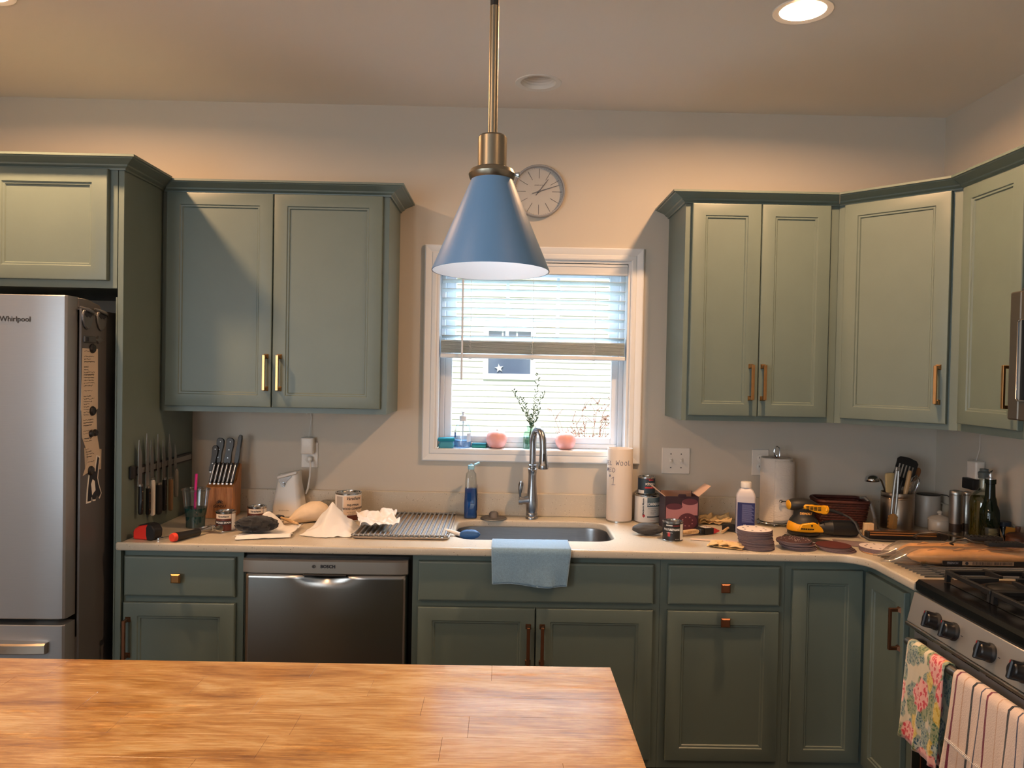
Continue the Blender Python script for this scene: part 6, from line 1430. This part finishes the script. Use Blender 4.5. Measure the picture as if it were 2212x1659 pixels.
MB().lathe([(.042, .003), (.0462, .006), (.0462, .174), (.043, .192), (.040, .197)], n=32).build('oil', thin_glass('olive_oil', (.42, .40, .06), .05, .02, (78, 70, 16), .55), t)
MB().lathe([(.0195, .268), (.0195, .278), (.021, .282), (.021, .290), (.015, .296), (.015, .304), (.002, .305)], n=24).build('stopper', mat('grey_stopper', (84, 92, 92), .6), t)
t = thing('pourer_bottle', 'dark green bottle with a bright metal pour spout', 'bottle', (1.790, -.618, Z0))
MB().lathe([(.031, 0), (.0335, .004), (.0335, .150), (.031, .168), (.022, .190), (.0175, .215), (.0155, .262), (.0185, .264), (.0185, .280)], n=36).build('glass', M['greenglass'], t)
MB().lathe([(.0165, .280), (.0165, .284), (.007, .286), (.002, .287)], n=20).build('pourer_collar', M['chrome'], t)
MB().tube([(0, 0, .284), (-.001, 0, .298), (.001, 0, .306), (.006, 0, .312)], [.0058, .0055, .0045, .002], 10).build('pour_spout', M['chrome'], t)
MB().patch(.0336, -.95, .55, .014, .105, 12).build('label', mat('dark_bottle_label', (26, 30, 22), .5), t, 60); MB().patch(.0340, -.62, .05, .030, .052, 8).build('barcode_panel', whitelab, t, 60)
q = MB()
for k in range(9): a = -.52 + .055 * k; q.patch(.0344, a, a + (.02 if k % 2 else .032), .034, .050, 2)
q.build('barcode', M['ink'], t, 0)['kind'] = 'stuff'
q = MB()
for k in range(9): q.patch(.0340, -.62, .35 - .08 * (k % 3), .060 + .0048 * k, .0622 + .0048 * k, 6)
q.build('fine_print', mat('olive_print', (120, 118, 84), .5), t, 0)['kind'] = 'stuff'
t = thing('spice_jar', 'small dark jar with an orange paper tag beside the green bottle', 'jar', (1.872, -.572, Z0))
MB().lathe([(.026, 0), (.028, .003), (.028, .085), (.024, .094), (.024, .100)], n=28).build('jar', mat('dark_jar', (18, 18, 20), .2), t); MB().lathe([(.0255, .100), (.0255, .116), (.002, .117)], n=28).build('lid', mat('dark_blue_lid', (24, 34, 52), .4), t)
MB().box(-.024, -.032, .072, .012, -.0305, .100, 0, 1, Matrix.Rotation(R(8), 4, 'Y')).build('paper_tag', mat('orange_tag', (190, 126, 40), .6), t, 0)
q = MB()
for k in range(5): q.tube([(-.004, -.0288, .02 + .002 * k), (.004 + .003 * k, -.0288, .036 + .005 * k)], .0006, 4)
q.build('label_sprig', M['inkwhite'], t, 0)
t = thing('salt_cellar', 'round dark wood salt cellar with knobbed lid beside the wall', 'salt cellar', (1.868, -.662, Z0))
dkw = wood('dark_cellar_wood', (52, 30, 20), (72, 42, 28), (88, 54, 36), .4, 5, (3, 3, 14))
MB().lathe([(.034, 0), (.038, .004), (.0385, .072), (.037, .076)], n=32).build('bowl', dkw, t)
MB().lathe([(.0395, .0765), (.040, .080), (.030, .088), (.010, .093), (.007, .096), (.008, .104), (.0095, .108), (.009, .114), (.002, .115)], n=32).build('lid', dkw, t)
t = thing('honey_dipper', 'thin pale wooden stick sticking out behind the salt cellar', 'stick', (1.868, -.612, Z0 + .002)); t.rotation_euler = (R(4), R(-24), 0)
MB().tube([(0, 0, 0), (0, 0, .155), (0, 0, .160)], [.003, .0042, .0025], 8).build('stick', M['tan'], t)
t = thing('knife_sharpener', 'long black box with brushed copper-toned metal bands', 'kitchen tool', (1.592, -.382, Z0), R(-3))
MB().box(-.150, -.030, 0, .140, .030, .034, .004).build('case', M['plastic_b'], t)
cpb = mat('copper_band', (196, 150, 112), .25, 1.0)
for z in (.0205, .0295): MB().box(-.143, -.0325, z, .118, -.0295, z + .0065, .001).build('metal_band', cpb, t)
MB().box(-.143, -.018, .0335, .118, .018, .0362, .001).build('top_plate', cpb, t)
q = MB(); q.prism([(.120, .002), (.150, .002), (.168, .016), (.160, .034), (.120, .036)], 'y', -.029, .029, .003); q.build('end_grip', M['plastic_b'], t)

# ---------------------------------------------------------------- rack, bread
t = thing('roll_up_rack', 'roll-up rack of thin steel rods lying beside the range under the bread', 'dish rack', (1.61, -.86, Z0))
r0 = None; e0 = None
for k in range(14):
    y = -.712 - .0218 * k; x0 = 1.332 + .0012 * k
    if r0 is None:
        r0 = MB().tube([(-.278, 0, .0105), (.278, 0, .0105)], .0032, 8).build('rod', M['nickel'], t); o = r0
    else: o = r0.copy(); COL.objects.link(o); o.parent = t
    o.location = (x0 + .278 - 1.61, y + .86, 0)
for x in (1.43, 1.80): MB(t).box(x - .008, -1.006, Z0 + .0002, x + .008, -.702, Z0 + .0072, .002).build('silicone_strip', M['rubber'], t)
crust = bpy.data.materials.new('bread_crust'); crust = mat('bread_crust', (214, 156, 88), .6, noise_amt=.25, noise_scale=14, bump=.6, bump_scale=60)
def loaf(label, y, x0, x1, r_, z, seed):
    t = thing('baguette', label, 'bread', ((x0 + x1) / 2, y, z), 0, 'bagged baguettes'); q = MB(t); loops = []; n = 30
    for i in range(n + 1):
        f = i / n; x = x0 + (x1 - x0) * f; k = min(1, (math.sin(pi * min(max(f, .001), .999)) * 3.2)) ** .55; k = max(.12, k) * (1 + .05 * sin(f * 19 + seed))
        loops.append([(x, y + r_ * k * 1.05 * cos(2 * pi * j / 20), z + r_ * .82 + max(-.82 * r_, r_ * k * .82 * sin(2 * pi * j / 20)) + .002 * noise.noise(Vector((x * 40, j, seed)))) for j in range(20)])
    q.loft(loops); q.build('crust', crust, t, 60)
    q = MB(t)
    for s_ in range(5):
        xa = x0 + (x1 - x0) * (.12 + .17 * s_); q.tube([(xa, y - r_ * .45, z + r_ * 1.62), (xa + .03, y - .002, z + r_ * 1.70), (xa + .055, y + r_ * .4, z + r_ * 1.64)], [.001, .0045, .001], 6)
    q.build('scoring', mat('pale_score', (216, 160, 92), .7), t, 60); return t
def bread_bag(label, y, x0, x1, r_, z, seed):
    t = thing('bread_bag', label, 'bag', ((x0 + x1) / 2, y, z), 0, 'clear bread bags'); q = MB(t); loops = []
    for f, w_, h_, zz in ((-.18, .006, .003, .006), (-.12, .016, .006, .010), (-.05, .030, .018, .5), (.02, r_ * 1.14, r_ * .95, 1), (.3, r_ * 1.17, r_ * 1.0, 1), (.6, r_ * 1.15, r_ * .98, 1), (1.03, r_ * 1.15, r_ * .97, 1)):
        x = x0 + (x1 - x0) * f; zc = z + r_ * .86 if zz == 1 else z + h_ + .002
        loops.append([(x, y + w_ * cos(2 * pi * j / 28) * (1 + .05 * sin(j * 5 + f * 30)), zc + max(-r_ * .84 if zz == 1 else -h_, h_ * sin(2 * pi * j / 28) * (1 + .06 * sin(j * 3 + f * 40 + seed)))) for j in range(28)])
    q.loft(loops); q.build('film', M['film'], t, 60); return t
ZB = Z0 + .0142
loaf('golden baguette in the rear bread bag', -.735, 1.395, 1.885, .0300, ZB, 1); bread_bag('clear crinkled bag around the rear baguette', -.735, 1.39, 1.86, .0312, ZB, 1)
loaf('golden baguette in the front bread bag', -.828, 1.378, 1.890, .0300, ZB, 4); b2 = bread_bag('clear bag with a black printed strip around the front baguette', -.828, 1.375, 1.86, .0312, ZB, 4)
MB(b2).box(1.478, -.8670, ZB + .004, 1.88, -.8655, ZB + .019).build('printed_strip', M['plastic_b'], b2, 0)
MB(b2).box(1.545, -.8676, ZB + .005, 1.72, -.8669, ZB + .018).build('printed_panel', mat('grey_print_panel', (150, 126, 102), .5), b2, 0)
q = MB(b2); rr = random.Random(9)
for k in range(34): x = 1.580 + .004 * k; q.box(x, -.8682, ZB + .007, x + rr.uniform(.001, .0026), -.8675, ZB + .0165)
q.build('barcode', M['ink'], b2, 0)['kind'] = 'stuff'
text('FRENCH', .010, mat('strip_print', (110, 110, 118), .5), b2, at=(1.512 - b2.location.x, -.8672 + .828, .0115), bold=.0004)
MB(b2).lathe([(.0055, 0), (.0055, .0006)], n=18, T=Matrix.Translation((1.560, -.8676, ZB + .0115)) @ Matrix.Rotation(R(90), 4, 'X')).build('round_mark', M['ink'], b2, 0)
MB(b2).box(1.405, -.868, ZB + .002, 1.428, -.860, ZB + .014, .003).build('bag_clip', M['clear'], b2)
def tool(label, loc, rz, ln):
    t = thing('grill_tool', label, 'cooking tool', loc, rz, 'ribbed-grip tools on the bread')
    MB().box(-.060, -.016, 0, .060, .016, .016, .005, 2).build('grip', M['rubber'], t)
    for k in range(8): MB().box(-.050 + .013 * k, -.0165, .0150, -.044 + .013 * k, .0165, .0178, .001).build('grip_rib', M['plastic_b'], t)
    q = MB(); q.tube([(-.059, 0, .008), (-.10, .004, .012), (-.10 - ln * .5, .016, .020), (-.10 - ln, .034, .010), (-.115 - ln, .050, -.006), (-.10 - ln, .060, -.012)], .0032, 8); q.build('wire_shank', mat('dull_wire', (84, 78, 70), .4, .9), t, 60); return t
tool('black ribbed-grip tool lying across the rear bread bag', (1.690, -.745, ZB + .0640), R(-8), .10)
tool('black ribbed-grip tool lying across the front bread bag', (1.705, -.838, ZB + .0640), R(-5), .04)

# ---------------------------------------------------------------- right wall
t = plate('white outlet plate on the wall behind the olive oil bottle', .290, .362, 1.120, 1.235, FRt)
t = thing('plug_adapter', 'white plug-in adapter on the wall above the oil bottle', 'adapter', (RX - .03, -.335, 1.19))
MB(t).box(RX - .046, -.372, 1.160, RX - .0075, -.306, 1.232, .008, 3).build('adapter_case', M['plastic_w'], t)
MB(t).tube([(RX - .02, -.330, 1.231), (RX - .006, -.328, 1.28), (RX - .004, -.326, 1.368)], .0014, 6).build('thin_cable', M['plastic_w'], t)
t = thing('black_charger', 'black plug block on the wall below the white adapter', 'charger', (RX - .02, -.30, 1.13))
MB(t).box(RX - .040, -.345, 1.112, RX - .0075, -.268, 1.157, .005, 2).build('charger_case', M['plastic_b'], t)

# ================================================================ on the refrigerator side (faces +x at x = -1.460)
FS = Matrix.Translation((-1.460, 0, 0)) @ Matrix.Rotation(R(90), 4, 'Z')   # local x = world y, local -y = world +x
def paper(name, label, poly, z_th, m, cat):
    t = thing(name, label, cat, tuple(FS @ Vector((sum(p[0] for p in poly) / len(poly), 0, sum(p[1] for p in poly) / len(poly)))))
    MB(t, FS).prism(poly, 'y', -.0004 - z_th, -.0004).build('sheet', m, t, 0); return t
note = mat('note_paper', (206, 190, 170), .8)
n1 = paper('paper_note', 'long handwritten paper list held to the refrigerator side by round magnets', [(-.795, 1.611), (-.694, 1.611), (-.690, 1.40), (-.700, 1.395), (-.695, 1.310), (-.672, 1.235), (-.668, 1.205), (-.700, 1.190), (-.785, 1.172), (-.752, 1.225), (-.756, 1.245), (-.792, 1.305), (-.798, 1.395), (-.802, 1.40)], .0008, note, 'note')
paper('paper_note', 'smaller paper slip showing behind the lower end of the long list', [(-.778, 1.268), (-.662, 1.252), (-.664, 1.180), (-.770, 1.188)], .0003, mat('second_note', (190, 176, 158), .8), 'note')
rr = random.Random(4); lines = []; z = 1.602
while z > 1.20:
    dxo = 0 if z > 1.31 else .018 * (1.31 - z) / .06
    if rr.random() < .82:
        ln = rr.uniform(.03, .075) * (.8 if z < 1.29 else 1); x = -.785 + dxo; l = []
        k = 0
        while k < ln: l.append((x + k, z + rr.uniform(-.0022, .0022))); k += .0028
        lines.append(l)
        if rr.random() < .3: lines.append([(x, z + .001), (x + ln, z + rr.uniform(-.001, .003))])
    z -= .0092
strokes(lines, .00055, M['ink'], n1, 'handwriting', lambda u, v: FS @ Vector((u, -.0016, v)) - n1.location)
def disk_magnet(label, y, z, r_=.0125):
    t = thing('round_magnet', label, 'magnet', tuple(FS @ Vector((y, -.0012, z))), 0, 'round magnets on the refrigerator'); 
    MB().lathe([(r_, 0), (r_ * 1.02, .004), (r_ * .8, .009), (r_ * .3, .011), (.001, .011)], n=24, T=Matrix.Rotation(R(90), 4, 'Y')).build('magnet', mat('dark_magnet', (34, 32, 32), .35), t, 40); return t
disk_magnet('dark round magnet at the top edge of the long list', -.734, 1.612, .0165); disk_magnet('dark round magnet halfway down the long list', -.730, 1.393, .0165)
disk_magnet('dark round magnet paired side by side where the list bends, outer one', -.738, 1.314); disk_magnet('dark round magnet paired side by side where the list bends, inner one', -.712, 1.315)
disk_magnet('dark round magnet above the cat cutout', -.738, 1.184, .0165)
pew = mat('pewter', (132, 132, 134), .4, .8, bump=.5, bump_scale=300)
for y, lb in ((-.772, 'pewter owl-face bottle opener magnet nearer the door edge'), (-.678, 'pewter owl-face bottle opener magnet nearer the cabinet panel')):
    t = thing('owl_magnet', lb, 'magnet', tuple(FS @ Vector((y, -.0005, 1.715))), 0, 'pewter owl magnets')
    L_ = Matrix.Rotation(R(90), 4, 'Z')
    MB(None, L_).prism([(0, -.040), (.018, -.030), (.031, -.008), (.034, .012), (.026, .026), (.0, .028), (-.026, .026), (-.034, .012), (-.031, -.008), (-.018, -.030)], 'y', -.008, 0, .003).build('shield', pew, t, 30)
    MB(None, L_).prism([(-.026, .012), (-.010, .002), (0, .008), (.010, .002), (.026, .012), (.018, .020), (-.018, .020)], 'y', -.0095, -.0078, .001).build('opening', M['ink'], t, 20)
    MB(None, L_).tube([(-.046, -.004, .036), (-.020, -.012, .030), (0, -.014, .026), (.022, -.012, .022), (.042, -.006, .012)], [.003, .0055, .0065, .0055, .002], 10).build('brow', pew, t, 60)
t = thing('latch_magnet', 'small metal latch magnet with an arrow end on the refrigerator side', 'magnet', tuple(FS @ Vector((-.725, -.0005, 1.643)))); L_ = Matrix.Rotation(R(90), 4, 'Z')
MB(None, L_).box(-.066, -.006, -.011, .010, 0, .011, .002).build('plate', mat('dull_latch', (104, 104, 106), .4, .7), t); MB(None, L_).box(-.058, -.0075, -.007, -.042, -.0055, .007).build('slot', M['ink'], t, 0)
MB(None, L_).prism([(.012, -.004), (.022, -.004), (.026, -.014), (.032, -.010), (.068, 0), (.032, .010), (.026, .014), (.022, .004), (.012, .004)], 'y', -.006, 0, .001).build('arrow', pew, t, 20)
t = thing('cat_magnet', 'flat black and white cat cutout magnet low on the refrigerator side', 'magnet', tuple(FS @ Vector((-.715, -.0005, 1.14))))
def catp(g): return [(-.042 - g, -.062 - g), (-.018, -.062 - g), (-.014 + g, -.048), (-.006, -.060 - g), (.012, -.062 - g), (.020, -.050), (.034 + g, -.060 - g), (.048 + g, -.046), (.030 + g, -.012), (.022 + g, .012), (.028 + g, .052), (.034 + g, .082 + g), (.024 - g, .088 + g), (.014 - g, .058), (.010, .036 + g), (-.008, .044 + g), (-.026 - g, .036 + g), (-.032 - g, .012), (-.038 - g, -.02)]
MB(None, L_).prism(catp(.006), 'y', -.0016, 0).build('white_border', M['paper'], t, 0)
MB(None, L_).prism([(x, z) for x, z in catp(0)], 'y', -.0022, -.0014).build('cat_shape', M['ink'], t, 0)
MB(None, L_).prism([(-.012, -.044), (-.002, -.036), (.010, -.030), (.004, .004), (-.010, .012), (-.020, -.004)], 'y', -.0027, -.0020).build('white_patch', M['paper'], t, 0)
